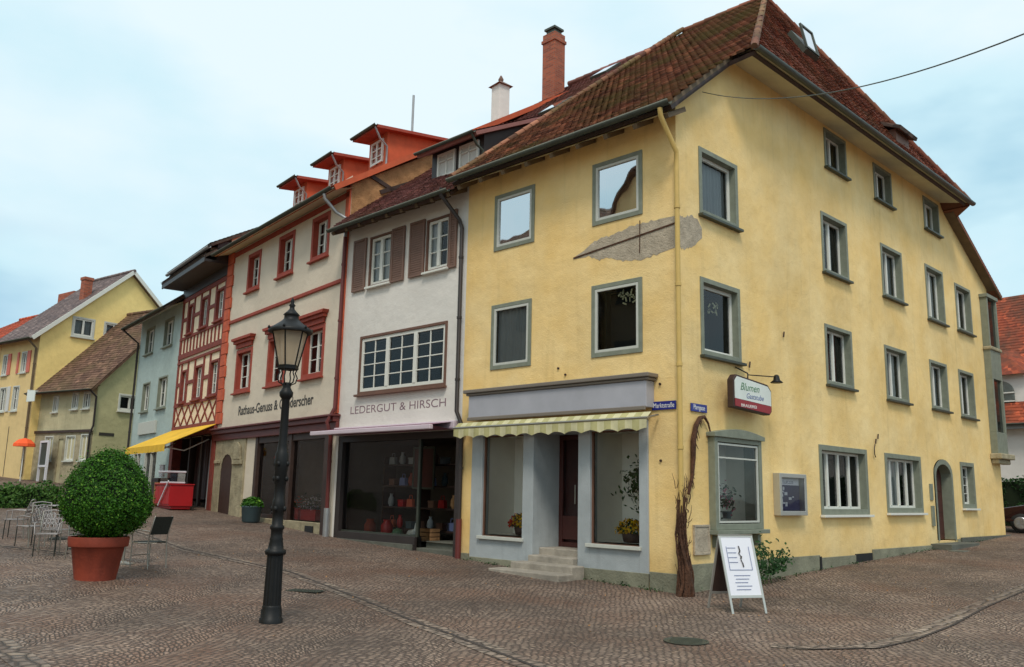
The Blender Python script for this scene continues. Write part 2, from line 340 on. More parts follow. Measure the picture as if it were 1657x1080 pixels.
# ------------------------------------------------------------------ building pieces
I4 = Matrix.Identity(4)
TR = Matrix(((0,-1,0,0),(1,0,0,0),(0,0,1,0),(0,0,0,1)))     # side facade: (u,w,z) -> (-w,u,z)
def clip_poly(P, planes):
    for a, b, c in planes:                                      # keep a*u+b*z<=c
        Q = []
        for i in range(len(P)):
            p, q = P[i], P[(i+1) % len(P)]; fp, fq = a*p[0]+b*p[1]-c, a*q[0]+b*q[1]-c
            if fp <= 0: Q.append(p)
            if (fp < 0) != (fq < 0) and abs(fp-fq) > 1e-9:
                t = fp/(fp-fq); Q.append((p[0]+(q[0]-p[0])*t, p[1]+(q[1]-p[1])*t))
        P = Q
        if len(P) < 3: return []
    return P
def wall(m, u0, u1, z0, z1, ops=(), depth=.3, mat=0, planes=(), w=0.0, rmat=None):
    us = sorted({u0, u1, *[x for o in ops for x in o[:2]]}); zs = sorted({z0, z1, *[x for o in ops for x in o[2:4]]})
    for i in range(len(us)-1):
        for j in range(len(zs)-1):
            cu, cz = (us[i]+us[i+1])/2, (zs[j]+zs[j+1])/2
            if any(o[0] < cu < o[1] and o[2] < cz < o[3] for o in ops): continue
            P = [(us[i],zs[j]),(us[i+1],zs[j]),(us[i+1],zs[j+1]),(us[i],zs[j+1])]
            P = clip_poly(P, planes)
            if P: m.poly([(p[0], w, p[1]) for p in P], mat)
    rm = mat if rmat is None else rmat
    for a, b, c, e in ops:
        m.poly([(a,w,c),(a,w+depth,c),(a,w+depth,e),(a,w,e)], rm); m.poly([(b,w,c),(b,w,e),(b,w+depth,e),(b,w+depth,c)], rm)
        m.poly([(a,w,e),(a,w+depth,e),(b,w+depth,e),(b,w,e)], rm); m.poly([(a,w,c),(b,w,c),(b,w+depth,c),(a,w+depth,c)], rm)
def op(w): 
    s = w[4] if len(w) > 4 else .1
    return (w[0]+s-.03, w[1]-s+.03, w[2]+s-.03, w[3]-s+.03)
def ring(m, a, b, c, e, t, w0, w1, mat=0):
    m.box(a, a+t, w0, w1, c, e, mat); m.box(b-t, b, w0, w1, c, e, mat)
    m.box(a+t, b-t, w0, w1, e-t, e, mat); m.box(a+t, b-t, w0, w1, c, c+t, mat)
def curtain(par, T, a, b, c, e, w, mat_, name='curtain', amp=.025, wl=.12):
    m = MB(T); n = max(6, int((b-a)/wl*6)); ph = random.random()*6
    V = []; 
    for k in range(n+1):
        u = a+(b-a)*k/n; ww = w+amp*math.sin(2*math.pi*u/wl+ph)+.3*amp*math.sin(u*23+ph)
        V += [(u, ww, c), (u, ww*.5+w*.5, e)]
    m.add(V, [(2*k, 2*k+2, 2*k+3, 2*k+1) for k in range(n)], 0, True)
    return m.build(name, mat_, par)
def window(par, T, rect, sur='surround', cas='casement', sw=.1, rd=.16, nx=1, nz=1, sash=1, curt=None, sill=None, glass='glass',
           proud=.025, back=.5, cw=.05, mw=.022, label=None, head=None, half=None, slim=None):
    a, b, c, e = rect[:4]
    m = MB(T); ring(m, a, b, c, e, sw, -proud, rd)
    ia, ib, ic, ie = a+sw, b-sw, c+sw, e-sw
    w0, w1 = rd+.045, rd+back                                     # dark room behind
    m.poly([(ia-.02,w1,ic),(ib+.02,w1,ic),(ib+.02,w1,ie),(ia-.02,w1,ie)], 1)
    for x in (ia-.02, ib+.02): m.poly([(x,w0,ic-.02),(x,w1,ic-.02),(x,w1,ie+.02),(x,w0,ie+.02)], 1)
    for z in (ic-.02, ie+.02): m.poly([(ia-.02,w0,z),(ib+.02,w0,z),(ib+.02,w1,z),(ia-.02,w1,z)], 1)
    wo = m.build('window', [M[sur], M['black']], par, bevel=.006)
    if label: wo['label'] = label
    f = MB(T); y0, y1 = rd-.05, rd+.01
    ring(f, ia+.002, ib-.002, ic+.002, ie-.002, cw, y0, y1)
    sws = (ib-ia-.004)/sash
    for k in range(1, sash): x = ia+.002+k*sws; f.box(x-cw*.75, x+cw*.75, y0-.012, y1, ic+cw, ie-cw)
    for k in range(sash):
        x0 = ia+k*sws+(cw if k == 0 else cw*.75); x1 = ia+(k+1)*sws-(cw if k == sash-1 else cw*.75)
        for q in range(1, nx): x = x0+(x1-x0)*q/nx; f.box(x-mw/2, x+mw/2, y0+.01, y1-.01, ic+cw, ie-cw)
        for q in range(1, nz): z = ic+cw+(ie-ic-2*cw)*q/nz; f.box(x0, x1, y0+.012, y1-.012, z-mw/2, z+mw/2)
    f.build('casement', M[cas], wo, bevel=.004)
    g = MB(T); g.poly([(ia+.03,y1-.025,ic+.03),(ib-.03,y1-.025,ic+.03),(ib-.03,y1-.025,ie-.03),(ia+.03,y1-.025,ie-.03)])
    g.build('pane', M[glass], wo)
    if curt:
        cx0, cx1 = (ia+.02, ib-.02) if not half else ((ia+.02, ia+(ib-ia)*half) if half > 0 else (ib+(ib-ia)*half, ib-.02))
        curtain(wo, T, cx0, cx1, ic+.02, ie-.02, rd+.09, M[curt])
    if sill:
        s = MB(T); s.box(a-.04, b+.04, -proud-.09, -.001, c-.06, c-.004); s.build('sill', M[sill], wo, bevel=.006)
    return wo
def strip_roof(par, name, mt, P0, U, V, poly, course=.17, lip=.018, thick=.1):
    """tiled slope: courses as stepped strips; poly in (u,v), convex"""
    P0, U, V = Vector(P0), Vector(U).normalized(), Vector(V).normalized(); N = U.cross(V).normalized()
    if N.z < 0: N = -N
    m = MB(); vs = [p[1] for p in poly]; v = min(vs); vm = max(vs)
    def rng(y):
        xs = []
        for i in range(len(poly)):
            p, q = poly[i], poly[(i+1) % len(poly)]
            if min(p[1],q[1])-1e-9 <= y <= max(p[1],q[1])+1e-9:
                if abs(p[1]-q[1]) < 1e-9: xs += [p[0], q[0]]
                else: xs.append(p[0]+(q[0]-p[0])*(y-p[1])/(q[1]-p[1]))
        return (min(xs), max(xs)) if xs else None
    while v < vm-1e-6:
        w = min(v+course, vm); A, B = rng(v), rng(w)
        if A and B:
            a0 = P0+U*A[0]+V*v; a1 = P0+U*A[1]+V*v; b0 = P0+U*B[0]+V*w; b1 = P0+U*B[1]+V*w
            m.poly([a0+N*lip, a1+N*lip, b1, b0]); m.poly([a0, a1, a1+N*lip, a0+N*lip])
        v = w
    bot = [P0+U*p[0]+V*p[1]-N*.02 for p in poly]; bt = [p-N*thick for p in bot]
    m.add(bot+bt, [list(range(len(poly))), list(range(2*len(poly)-1, len(poly)-1, -1))]+[(i, (i+1)%len(poly), (i+1)%len(poly)+len(poly), i+len(poly)) for i in range(len(poly))])
    return m.build(name, mt, par)
def inpoly(x, y, P):
    c = False; j = len(P)-1
    for i in range(len(P)):
        if (P[i][1] > y) != (P[j][1] > y) and x < (P[j][0]-P[i][0])*(y-P[i][1])/(P[j][1]-P[i][1])+P[i][0]: c = not c
        j = i
    return c
def tile_roof(par, name, mt, P0, U, V, poly, tw=.19, course=.165, seed=1, lip=.036, slab=M['darkwood'], sag=.03):
    """individual beaver-tail tiles over a slab"""
    rg = random.Random(seed)
    P0, U, V = Vector(P0), Vector(U).normalized(), Vector(V).normalized(); N = U.cross(V).normalized()
    if N.z < 0: N = -N
    us = [p[0] for p in poly]; vs = [p[1] for p in poly]; m = MB()
    nv = int((max(vs)-min(vs))/course)+1; nu = int((max(us)-min(us))/tw)+2
    for j in range(nv):
        v = min(vs)+j*course
        for i in range(nu):
            u = min(us)+(i+(.5 if j % 2 else 0))*tw
            if not inpoly(min(max(u, min(us)+.02), max(us)-.02), v+course*.5, poly): continue
            g = .002; h = rg.uniform(-.008, .012); L_ = course*1.35; w2 = tw/2-g; dv = rg.uniform(-.014, .014)
            s_ = sag*(math.sin(u*.9+v*.35)+.6*math.sin(u*2.1+v*1.3))
            def q(uu, vv, hh): return P0+U*(u+uu)+V*(v+vv+dv)+N*(hh+s_)
            hl = lip+h
            top = [q(-w2, 0.03, hl), q(-w2*.5, .004, hl), q(w2*.5, .004, hl), q(w2, .03, hl), q(w2, L_, .0), q(-w2, L_, .0)]
            low = [q(-w2, 0.03, -.004), q(-w2*.5, .004, -.004), q(w2*.5, .004, -.004), q(w2, .03, -.004)]
            m.add(top+low, [(0,1,2,3,4,5), (6,7,1,0), (7,8,2,1), (8,9,3,2)])
    o = m.build(name, mt, par)
    s = MB(); bot = [P0+U*p[0]+V*p[1]-N*(.06+sag) for p in poly]; bt = [p-N*.08 for p in bot]; n = len(poly)
    s.add(bot+bt, [list(range(n)), list(range(2*n-1, n-1, -1))]+[(i, (i+1)%n, (i+1)%n+n, i+n) for i in range(n)])
    s.build('roof_deck', slab, o)
    return o
def ridge(par, mt, pts, rad=.11, name='ridge_tiles', seg=.38):
    """row of overlapping half-round ridge tiles"""
    m = MB(); pts = [Vector(p) for p in pts]
    for a, b in zip(pts, pts[1:]):
        n = max(1, int((b-a).length/seg)); 
        for k in range(n):
            p, q = a+(b-a)*k/n, a+(b-a)*(k+1.12)/n
            m.tube([p, q], [rad, rad*.82], 10)
    return m.build(name, mt, par)
def text(par, T, s, u, z, w, size, mt, name='lettering', ext=.006, xs=1.0, align='LEFT', shear=0, off=0):
    c = bpy.data.curves.new('t', 'FONT'); c.body = s; c.size = size; c.extrude = ext; c.align_x = align; c.shear = shear; c.offset = off
    t = bpy.data.objects.new('t', c); col.objects.link(t); bpy.context.view_layer.update()
    me = bpy.data.meshes.new_from_object(t.evaluated_get(bpy.context.evaluated_depsgraph_get()))
    bpy.data.objects.remove(t)
    for v in me.vertices: p = v.co.copy(); v.co = T @ Vector((u+p.x*xs, w-p.z, z+p.y))
    me.materials.clear(); me.materials.append(mt); me.name = name
    o = bpy.data.objects.new(name, me); col.objects.link(o); o.parent = par
    return o
def gutter(par, a, b, rad=.075, mt='gutter'):
    m = MB(); a, b = Vector(a), Vector(b); dd = (b-a).normalized(); sd_ = dd.cross(Vector((0,0,1)))
    n = 8; V = []
    for p in (a, b):
        for r in (rad, rad-.012):
            for k in range(n+1):
                an = math.pi+math.pi*k/n; V.append(p+sd_*math.cos(an)*r+Vector((0,0,1))*math.sin(an)*r)
    q = n+1; Fc = []
    for k in range(n): Fc += [(k, k+1, 2*q+k+1, 2*q+k), (q+k, 3*q+k, 3*q+k+1, q+k+1)]
    Fc += [(0, 2*q, 3*q, q), (n, q+n, 3*q+n, 2*q+n)]
    for s0 in (0, 2*q): 
        for k in range(n): Fc.append((s0+k, s0+k+1, s0+q+k+1, s0+q+k))
    m.add(V, Fc, 0, True)
    return m.build('gutter', M[mt], par)
def pipe(par, pts, rad=.05, mt='gutter', name='downpipe', clips=True):
    m = MB(); m.tube(pts, rad, 10)
    if clips:
        for a, b in zip(pts, pts[1:]):
            a, b = Vector(a), Vector(b)
            if (b-a).length > 1.5:
                n = int((b-a).length/1.8)+1
                for k in range(1, n+1): p = a+(b-a)*(k-.5)/n; m.tube([p-(b-a).normalized()*.03, p+(b-a).normalized()*.03], rad*1.25, 10)
    return m.build(name, M[mt], par)

def leaves(m, pos, nrm, size, rg, mat=0, droop=0):
    n = Vector(nrm).normalized(); j = Vector((rg.gauss(0,1), rg.gauss(0,1), rg.gauss(0,1)))*.55
    n = (n+j).normalized(); a = n.cross(Vector((rg.gauss(0,1), rg.gauss(0,1), rg.gauss(0,1)))).normalized(); b = n.cross(a)
    s = size*rg.uniform(.7, 1.3); p = Vector(pos)
    m.add([p-a*s*.5, p+b*s*.28+n*s*.06, p+a*s*.5, p-b*s*.28+n*s*.06], [(0,1,2,3)], mat)
#PART2
# ------------------------------------------------------------------ ground
def cobble_mat(name, scale, fan, ca, cb, joint, bump=.02, rot=0.0, rust=.5):
    m = bpy.data.materials.new(name); m.use_nodes = True; t = m.node_tree; N = t.nodes; L = t.links
    b = N['Principled BSDF']; b.inputs['Roughness'].default_value = .7; b.inputs['Specular IOR Level'].default_value = .35
    tcn = N.new('ShaderNodeTexCoord'); mpn = N.new('ShaderNodeMapping'); mpn.inputs['Rotation'].default_value = (0,0,rot)
    L.new(tcn.outputs['Object'], mpn.inputs['Vector'])
    nd = N.new('ShaderNodeTexNoise'); nd.inputs['Scale'].default_value = .8; nd.inputs['Detail'].default_value = 2; L.new(mpn.outputs['Vector'], nd.inputs['Vector'])
    va = N.new('ShaderNodeVectorMath'); va.operation = 'MULTIPLY_ADD'; va.inputs[1].default_value = (.25,.25,0); L.new(nd.outputs['Color'], va.inputs[0]); L.new(mpn.outputs['Vector'], va.inputs[2])
    sp = N.new('ShaderNodeSeparateXYZ'); L.new(va.outputs[0], sp.inputs[0])
    def mth(op_, a=None, b_=None, c_=None):
        n = N.new('ShaderNodeMath'); n.operation = op_
        for i, x in enumerate((a, b_, c_)):
            if x is None: continue
            if isinstance(x, (int, float)): n.inputs[i].default_value = x
            else: L.new(x, n.inputs[i])
        return n.outputs[0]
    if fan:
        fx = mth('FRACT', mth('DIVIDE', sp.outputs['X'], fan)); q = mth('SUBTRACT', fx, .5); q2 = mth('MULTIPLY', q, q)
        yy = mth('MULTIPLY_ADD', q2, fan*1.35, sp.outputs['Y'])
    else: yy = sp.outputs['Y']
    cb_ = N.new('ShaderNodeCombineXYZ'); L.new(sp.outputs['X'], cb_.inputs['X']); L.new(yy, cb_.inputs['Y'])
    v = N.new('ShaderNodeTexVoronoi'); v.voronoi_dimensions = '2D'; v.feature = 'F1'; v.inputs['Scale'].default_value = scale; v.inputs['Randomness'].default_value = .62
    ve = N.new('ShaderNodeTexVoronoi'); ve.voronoi_dimensions = '2D'; ve.feature = 'DISTANCE_TO_EDGE'; ve.inputs['Scale'].default_value = scale; ve.inputs['Randomness'].default_value = .62
    L.new(cb_.outputs[0], v.inputs['Vector']); L.new(cb_.outputs[0], ve.inputs['Vector'])
    sc_ = N.new('ShaderNodeSeparateColor'); L.new(v.outputs['Color'], sc_.inputs[0])
    rp = N.new('ShaderNodeValToRGB'); rp.color_ramp.elements[0].color = (*ca,1); rp.color_ramp.elements[1].color = (*cb,1)
    L.new(sc_.outputs[0], rp.inputs['Fac'])
    # broad patches
    n1 = N.new('ShaderNodeTexNoise'); n1.inputs['Scale'].default_value = .35; n1.inputs['Detail'].default_value = 5; L.new(tcn.outputs['Object'], n1.inputs['Vector'])
    r1 = N.new('ShaderNodeMapRange'); r1.inputs['From Min'].default_value = .35; r1.inputs['From Max'].default_value = .65; r1.inputs['To Min'].default_value = .6; r1.inputs['To Max'].default_value = 1.25
    L.new(n1.outputs['Fac'], r1.inputs['Value'])
    mm = N.new('ShaderNodeMix'); mm.data_type = 'RGBA'; mm.blend_type = 'MULTIPLY'; mm.inputs['Factor'].default_value = 1; L.new(rp.outputs['Color'], mm.inputs['A']); L.new(r1.outputs['Result'], mm.inputs['B'])
    n2 = N.new('ShaderNodeTexNoise'); n2.inputs['Scale'].default_value = .5; n2.inputs['Detail'].default_value = 6
    mp2 = N.new('ShaderNodeMapping'); mp2.inputs['Location'].default_value = (7.3, 2.2, 0); L.new(tcn.outputs['Object'], mp2.inputs['Vector']); L.new(mp2.outputs['Vector'], n2.inputs['Vector'])
    r2 = N.new('ShaderNodeMapRange'); r2.inputs['From Min'].default_value = .46; r2.inputs['From Max'].default_value = .68; r2.inputs['To Max'].default_value = rust; L.new(n2.outputs['Fac'], r2.inputs['Value'])
    m3 = N.new('ShaderNodeMix'); m3.data_type = 'RGBA'; m3.inputs['B'].default_value = (*lin(132,92,70),1); L.new(r2.outputs['Result'], m3.inputs['Factor']); L.new(mm.outputs['Result'], m3.inputs['A'])
    ed = N.new('ShaderNodeMapRange'); ed.interpolation_type = 'SMOOTHSTEP'; ed.inputs['From Min'].default_value = .02; ed.inputs['From Max'].default_value = .16; L.new(ve.outputs['Distance'], ed.inputs['Value'])
    m4 = N.new('ShaderNodeMix'); m4.data_type = 'RGBA'; m4.inputs['A'].default_value = (*joint,1); L.new(ed.outputs['Result'], m4.inputs['Factor']); L.new(m3.outputs['Result'], m4.inputs['B'])
    L.new(m4.outputs['Result'], b.inputs['Base Color'])
    e2 = N.new('ShaderNodeMapRange'); e2.interpolation_type = 'SMOOTHERSTEP'; e2.inputs['From Max'].default_value = .32; L.new(ve.outputs['Distance'], e2.inputs['Value'])
    nf = N.new('ShaderNodeTexNoise'); nf.inputs['Scale'].default_value = 45; nf.inputs['Detail'].default_value = 4; L.new(tcn.outputs['Object'], nf.inputs['Vector'])
    h = mth('MULTIPLY_ADD', nf.outputs['Fac'], .35, mth('MULTIPLY_ADD', sc_.outputs[1], .35, e2.outputs['Result']))
    bp = N.new('ShaderNodeBump'); bp.inputs['Distance'].default_value = bump; bp.inputs['Strength'].default_value = 1.0; L.new(h, bp.inputs['Height']); L.new(bp.outputs['Normal'], b.inputs['Normal'])
    rr = N.new('ShaderNodeMapRange'); rr.inputs['To Min'].default_value = .5; rr.inputs['To Max'].default_value = .85; L.new(sc_.outputs[2], rr.inputs['Value']); L.new(rr.outputs['Result'], b.inputs['Roughness'])
    return m
M['cobble'] = cobble_mat('street_cobbles', 12.5, 1.4, lin(112,93,82), lin(160,137,120), lin(78,66,58), .024, R(-38))
M['gutterstone'] = cobble_mat('channel_stones', 6.5, 0, lin(116,100,90), lin(156,138,122), lin(66,57,50), .03, 0, .2)
def frange(a, b, s):
    o = []; x = a
    while x < b-1e-9: o.append(x); x += s
    return o+[b]
gx = frange(-300,-60,30)[:-1]+frange(-60,14,1)[:-1]+frange(14,300,26); gy = frange(-300,-24,23)[:-1]+frange(-24,40,1)[:-1]+frange(40,300,26)
m = MB(); m.add([(x, y, gz(x,y)) for x in gx for y in gy], [(i*len(gy)+j, (i+1)*len(gy)+j, (i+1)*len(gy)+j+1, i*len(gy)+j+1) for i in range(len(gx)-1) for j in range(len(gy)-1)], 0, True)
tag(m.build('cobbled_street', M['cobble']), kind='structure')
def band(name, pts, wd, mt, lift=.004, th=0, step=.5):
    """strip of stones following the ground"""
    P = []
    for a, b in zip(pts, pts[1:]):
        a, b = Vector(a), Vector(b); n = max(1, int((b-a).length/step)); P += [a+(b-a)*k/n for k in range(n)]
    P.append(Vector(pts[-1])); m = MB(); V = []
    for i, p in enumerate(P):
        t = (P[min(i+1,len(P)-1)]-P[max(i-1,0)]).normalized(); s_ = Vector((-t.y, t.x))
        for k in (-1, 1): q = p+s_*wd/2*k; V.append((q.x, q.y, gz(q.x,q.y)+lift+(th if k > 0 else 0)))
    m.add(V, [(2*i, 2*i+2, 2*i+3, 2*i+1) for i in range(len(P)-1)])
    return tag(m.build(name, mt), kind='structure')
DR = [(3.6,-7.1),(2.82,-6.81),(.7,-6.13),(-1.77,-5.5),(-5.25,-4.75),(-9.26,-4.9),(-14,-4.2),(-20,-2.6)]
band('drain_channel', DR, .34, M['gutterstone'], .006)
M['groove'] = mat('dirt_filled_joint', lin(66,56,50), .95, var=.3, nscale=6)
band('channel_groove', DR, .05, M['groove'], .011)
DR2 = [(-9.1,-7.28),(-9.9,-7.6),(-10.9,-8.1),(-13,-9.2),(-16,-10.8)]
band('side_channel', DR2, .3, M['gutterstone'], .006); band('side_channel_groove', DR2, .08, M['groove'], .011)
DR3 = [(3.75,-3.72),(4.04,-3.6),(4.51,-2.87),(4.55,-1.9),(4.45,-.66),(4.2,2),(4.07,5.1),(4.0,12),(4.2,18),(5,26)]
band('edging_stones', DR3, .26, M['gutterstone'], .006); band('edging_groove', [(p[0]+.14, p[1]) for p in DR3], .04, M['groove'], .011)
band('front_channel', [(-2.6,-10.9),(-1.39,-10.5),(-.07,-10.55),(1.2,-10.9)], .3, M['gutterstone'], .006)

# ------------------------------------------------------------------ yellow corner house
Y = thing('corner_house', 'large yellow plastered corner house with half-hipped tiled roof and grey-green windows', 'house', (0,0,0))
yl = [(-2.09,-.80,7.21,8.56), (-5.06,-3.77,7.21,8.56), (-2.1,-.82,4.43,5.93), (-5.08,-3.81,4.43,5.93)]
yr = [(.78,2.25,7.24,8.66), (.75,2.22,4.40,5.95)]
yr3 = [(6.12,7.56,7.12,8.64), (9.65,11.1,7.15,8.62), (12.87,14.33,7.02,8.70), (15.36,16.8,7.06,8.58)]
yr2 = [(6.06,7.53,4.38,5.83), (9.53,11.02,4.34,5.79), (12.73,14.12,4.36,5.79), (15.14,16.5,4.31,5.78)]
yr4 = [(6.5,7.75,9.9,10.93), (9.46,10.69,9.84,10.87), (13.09,14.37,9.85,10.88)]
yr1 = [(5.5,8.06,1.37,2.94), (9.15,11.56,1.41,2.92), (14.7,15.9,1.54,2.91)]
bow = (.93,2.68,1.1,3.0); shop = (-5.59,-.70,.15,3.12); door = (12.5,13.95,.62,2.92)
rkL = (-.84, 1, 9.14); rkR = (.95, 1, 9.0+.95*18.75)
planes = [(-.80,1,9.34), (.53,1,10.92+.53*15.2)]
m = MB(); wall(m, -6.0, 0, -1, 9.3, [op(w) for w in yl]+[shop], .35)
m.T = TR
wall(m, 0, 18.6, -1, 11.06, [op(w) for w in yr+yr2+yr3+yr4+yr1]+[op(bow+(.08,)), door], .35, planes=planes)
m.T = I4
m.poly([(-6,18.6,-1),(0,18.6,-1),(0,18.6,9.2),(-6,18.6,9.2)]); m.poly([(-6,0,-1),(-6,18.6,-1),(-6,18.6,9.1),(-6,9.4,16.7),(-6,0,9.1)])
yw = m.build('wall', M['yellow'], Y)
# plinth
for T_, a, b, h, t_ in ((I4,-5.98,-5.62,.36,.035),(I4,-.68,0,.34,.035),(I4,-5.6,-3.66,.30,.045),(I4,-2.42,-.7,.30,.045),(TR,0,5.3,.50,.04),(TR,5.3,7.12,.44,.04),(TR,8.1,12.2,.54,.04),(TR,7.12,8.1,.20,.04),(TR,14.05,18.62,.66,.04)):
    m = MB(T_); m.box(a, b, -t_, -.001, -1, h); m.build('plinth', M['plinth'], Y, bevel=.01)
m = MB(TR); m.box(7.14,8.08,-.02,.0-.004,.2,.46); m.box(5.25,5.33,-.06,-.041,-.1,.47); m.build('cellar_opening', M['black'], Y)
for w, cu, gl in zip(yl, (None, None, None, 'curtain'), ('skyglass','skyglass','glass','glass')):
    wo = window(Y, I4, w, sw=.09, rd=.03, cw=.055, curt=cu, glass=gl, cas='casegrey')
    if w is yl[2]:
        m = MB(); rg = random.Random(3)
        for k in range(16): 
            u = -1.22+rg.uniform(-.22,.2); z = 5.6+rg.uniform(-.14,.12); an = rg.uniform(0,3.14)
            m.bar((u-.05*math.cos(an),.07,z-.05*math.sin(an)), (u+.05*math.cos(an),.07,z+.05*math.sin(an)), .012, .03)
        m.build('paper_ornament', M['creamcloth'], wo)
for i, w in enumerate(yr):
    wo = window(Y, TR, w, sw=.1, rd=.17, cw=.07, curt='curtain' if i == 0 else None, half=None, sill='gutter', head=1)
    if i == 1:
        m = MB(TR); rg = random.Random(4)
        for k in range(14):
            u = 1.5+rg.uniform(-.2,.2); z = 5.5+rg.uniform(-.14,.12); an = rg.uniform(0,3.14)
            m.bar((u-.05*math.cos(an),.2,z-.05*math.sin(an)), (u+.05*math.cos(an),.2,z+.05*math.sin(an)), .012, .03)
        m.build('paper_ornament', M['creamcloth'], wo)
for i, w in enumerate(yr3+yr2): window(Y, TR, w, sw=.09, rd=.2, sash=2, cw=.055, curt='curtainw' if i in (0,2,4,5,7) else ('curtain' if i in (1,3,6) else None), half=(.5,-.4,1,.6)[i % 4] if i not in (2,) else None, sill='gutter')
for i, w in enumerate(yr4): window(Y, TR, w, sw=.08, rd=.2, sash=2, cw=.05, curt='curtainw' if i == 2 else None, sill='gutter')
for i, w in enumerate(yr1): window(Y, TR, w, sw=.12, rd=.2, sash=(4,4,2)[i], nz=(1,1,4)[i], cw=.06, curt='curtainw' if i < 2 else None, half=(.28,.62,1)[i], sill='casement')
# framed oriel-like display window with segmental head on brackets
m = MB(TR); a, b, c, e = bow
ring(m, a, b, c, e-.14, .11, -.15, .2)
pts = [(a-.06,e-.16)]+[(a-.06+(b-a+.12)*k/10, e-.08+.10*math.sin(math.pi*k/10)) for k in range(11)]+[(b+.06,e-.16)]
m.ext(pts, -.20, 0.02)
m.box(a-.08, b+.08, -.24, .0, c-.08, c-.002)
for x in (a+.08, b-.2): m.ext([(x,c-.32),(x+.1,c-.32),(x+.1,c-.1),(x,c-.1)], -.13, -.001)
m.poly([(a+.1,.62,c+.05),(b-.1,.62,c+.05),(b-.1,.62,e-.2),(a+.1,.62,e-.2)], 1)
m.poly([(a+.1,.2,c+.05),(b-.1,.2,c+.05),(b-.1,.62,c+.05),(a+.1,.62,c+.05)], 1)
for x in (a+.1, b-.1): m.poly([(x,.2,c+.05),(x,.62,c+.05),(x,.62,e-.2),(x,.2,e-.2)], 1)
dw = m.build('display_window', [M['surround'], M['niche']], Y, bevel=.008)
m = MB(TR); m.poly([(a+.13,-.1,c+.13),(b-.13,-.1,c+.13),(b-.13,-.1,e-.27),(a+.13,-.1,e-.27)]); m.build('pane', M['glass'], dw)
m = MB(TR); ring(m, a+.13, b-.13, c+.13, e-.27, .035, -.13, -.06); m.box(a+.16,b-.16,-.125,-.065,e-.56,e-.53); m.build('casement', M['casegrey'], dw)
curtain(dw, TR, a+.14, a+.62, c+.2, e-.3, .25, M['curtain'], amp=.03)
# arched side door
m = MB(TR); u0,u1,z0,z1 = door; um = (u0+u1)/2; hw = (u1-u0)/2
for s_ in (-1, 1):
    P = [(um+s_*hw, z1-.42)]+[(um+s_*hw*math.cos(math.pi/2*k/6), z1-.42+.42*math.sin(math.pi/2*k/6)) for k in range(1,7)]+[(um+s_*hw, z1)]
    m.ext(P, 0.001, .34)
m.build('door_arch', M['yellow'], Y)
m = MB(TR)
P = [(u0+.12,z0+.03),(u0+.12,z1-.5)]+[(um-(hw-.12)*math.cos(math.pi*k/10), z1-.5+.36*math.sin(math.pi*k/10)) for k in range(1,10)]+[(u1-.12,z1-.5),(u1-.12,z0+.03)]
Q = [(u0,z0),(u0,z1-.42)]+[(um-hw*math.cos(math.pi*k/10), z1-.42+.42*math.sin(math.pi*k/10)) for k in range(1,10)]+[(u1,z1-.42),(u1,z0)]
for i in range(len(P)-1): m.add([(Q[i][0],-.03,Q[i][1]),(Q[i+1][0],-.03,Q[i+1][1]),(P[i+1][0],-.03,P[i+1][1]),(P[i][0],-.03,P[i][1]),(P[i][0],.32,P[i][1]),(P[i+1][0],.32,P[i+1][1])], [(0,1,2,3),(3,2,5,4)])
m.build('door_frame', M['surround'], Y)
m = MB(TR); m.ext(P, .26, .31)
for k in range(3): m.box(u0+.22, u1-.22, .245, .262, z0+.2+k*.6, z0+.65+k*.6)
dd_ = m.build('door', M['door'], Y, bevel=.008)
m = MB(TR); m.tube([(u0+.25,.2,z0+1.02),(u0+.37,.2,z0+1.02)], .014); m.build('door_handle', M['chrome'], dd_)
m = MB(TR); m.box(12.1, 12.32, -.03, -.001, 1.75, 2.2); m.box(12.12, 12.3, -.05, -.001, 1.05, 1.6); m.build('letterbox_panel', M['surround'], Y, bevel=.005)
m = MB(TR); m.box(11.95, 14.2, -.55, -.0, .2, .58); m.box(11.6,13.9,-.95,-.56,.1,.44); m.box(14.21,18.9,-.09,-.041,.0,.70); m.build('entrance_step', M['stepdark'], Y, bevel=.012)
# dark old cornice line and small stains of ironwork on the side facade
m = MB(TR)
for x, z in ((4.0,5.2),(8.75,3.25),(8.6,3.12),(2.5,4.35)): m.tube([(x,-.03,z),(x+.02,-.035,z+.12)], .018, 6)
m.tube([(8.55,-.03,3.1),(8.45,-.05,3.0),(8.45,-.05,2.85),(8.55,-.03,2.78)], .012, 6)
m.T = I4
for x, z in ((-.42,3.78),(-.42,2.35),(-3.0,4.3),(-3.1,4.0),(-2.8,4.15)): m.tube([(x,-.001,z),(x,-.03,z)], .025, 6)
m.build('iron_fixings', M['darkwood'], Y)
# plaster patch around the corner, with an iron rod
m = MB(); rg = random.Random(5)
top_ = [(-2.62,6.63),(-2.3,6.74),(-1.98,6.90),(-1.6,6.93),(-1.2,7.0),(-.8,7.03),(-.4,7.02),(0.004,7.0)]
bot_ = [(-2.62,6.60),(-2.2,6.58),(-1.9,6.45),(-1.6,6.46),(-1.3,6.34),(-.85,6.27),(-.4,6.33),(0.004,6.38)]
def refine(L_):
    o = []
    for a, b in zip(L_, L_[1:]):
        for k in range(6): t = k/6; o.append((a[0]+(b[0]-a[0])*t, a[1]+(b[1]-a[1])*t+(rg.uniform(-.025,.025) if a[0] > -2.5 and not (b is L_[-1]) else 0)))
    return o+[L_[-1]]
A_, B_ = refine(top_), refine(bot_)
for i in range(len(A_)-1): m.poly([(B_[i][0],-.004,B_[i][1]),(B_[i+1][0],-.004,B_[i+1][1]),(A_[i+1][0],-.004,A_[i+1][1]),(A_[i][0],-.004,A_[i][1])])
m.T = TR
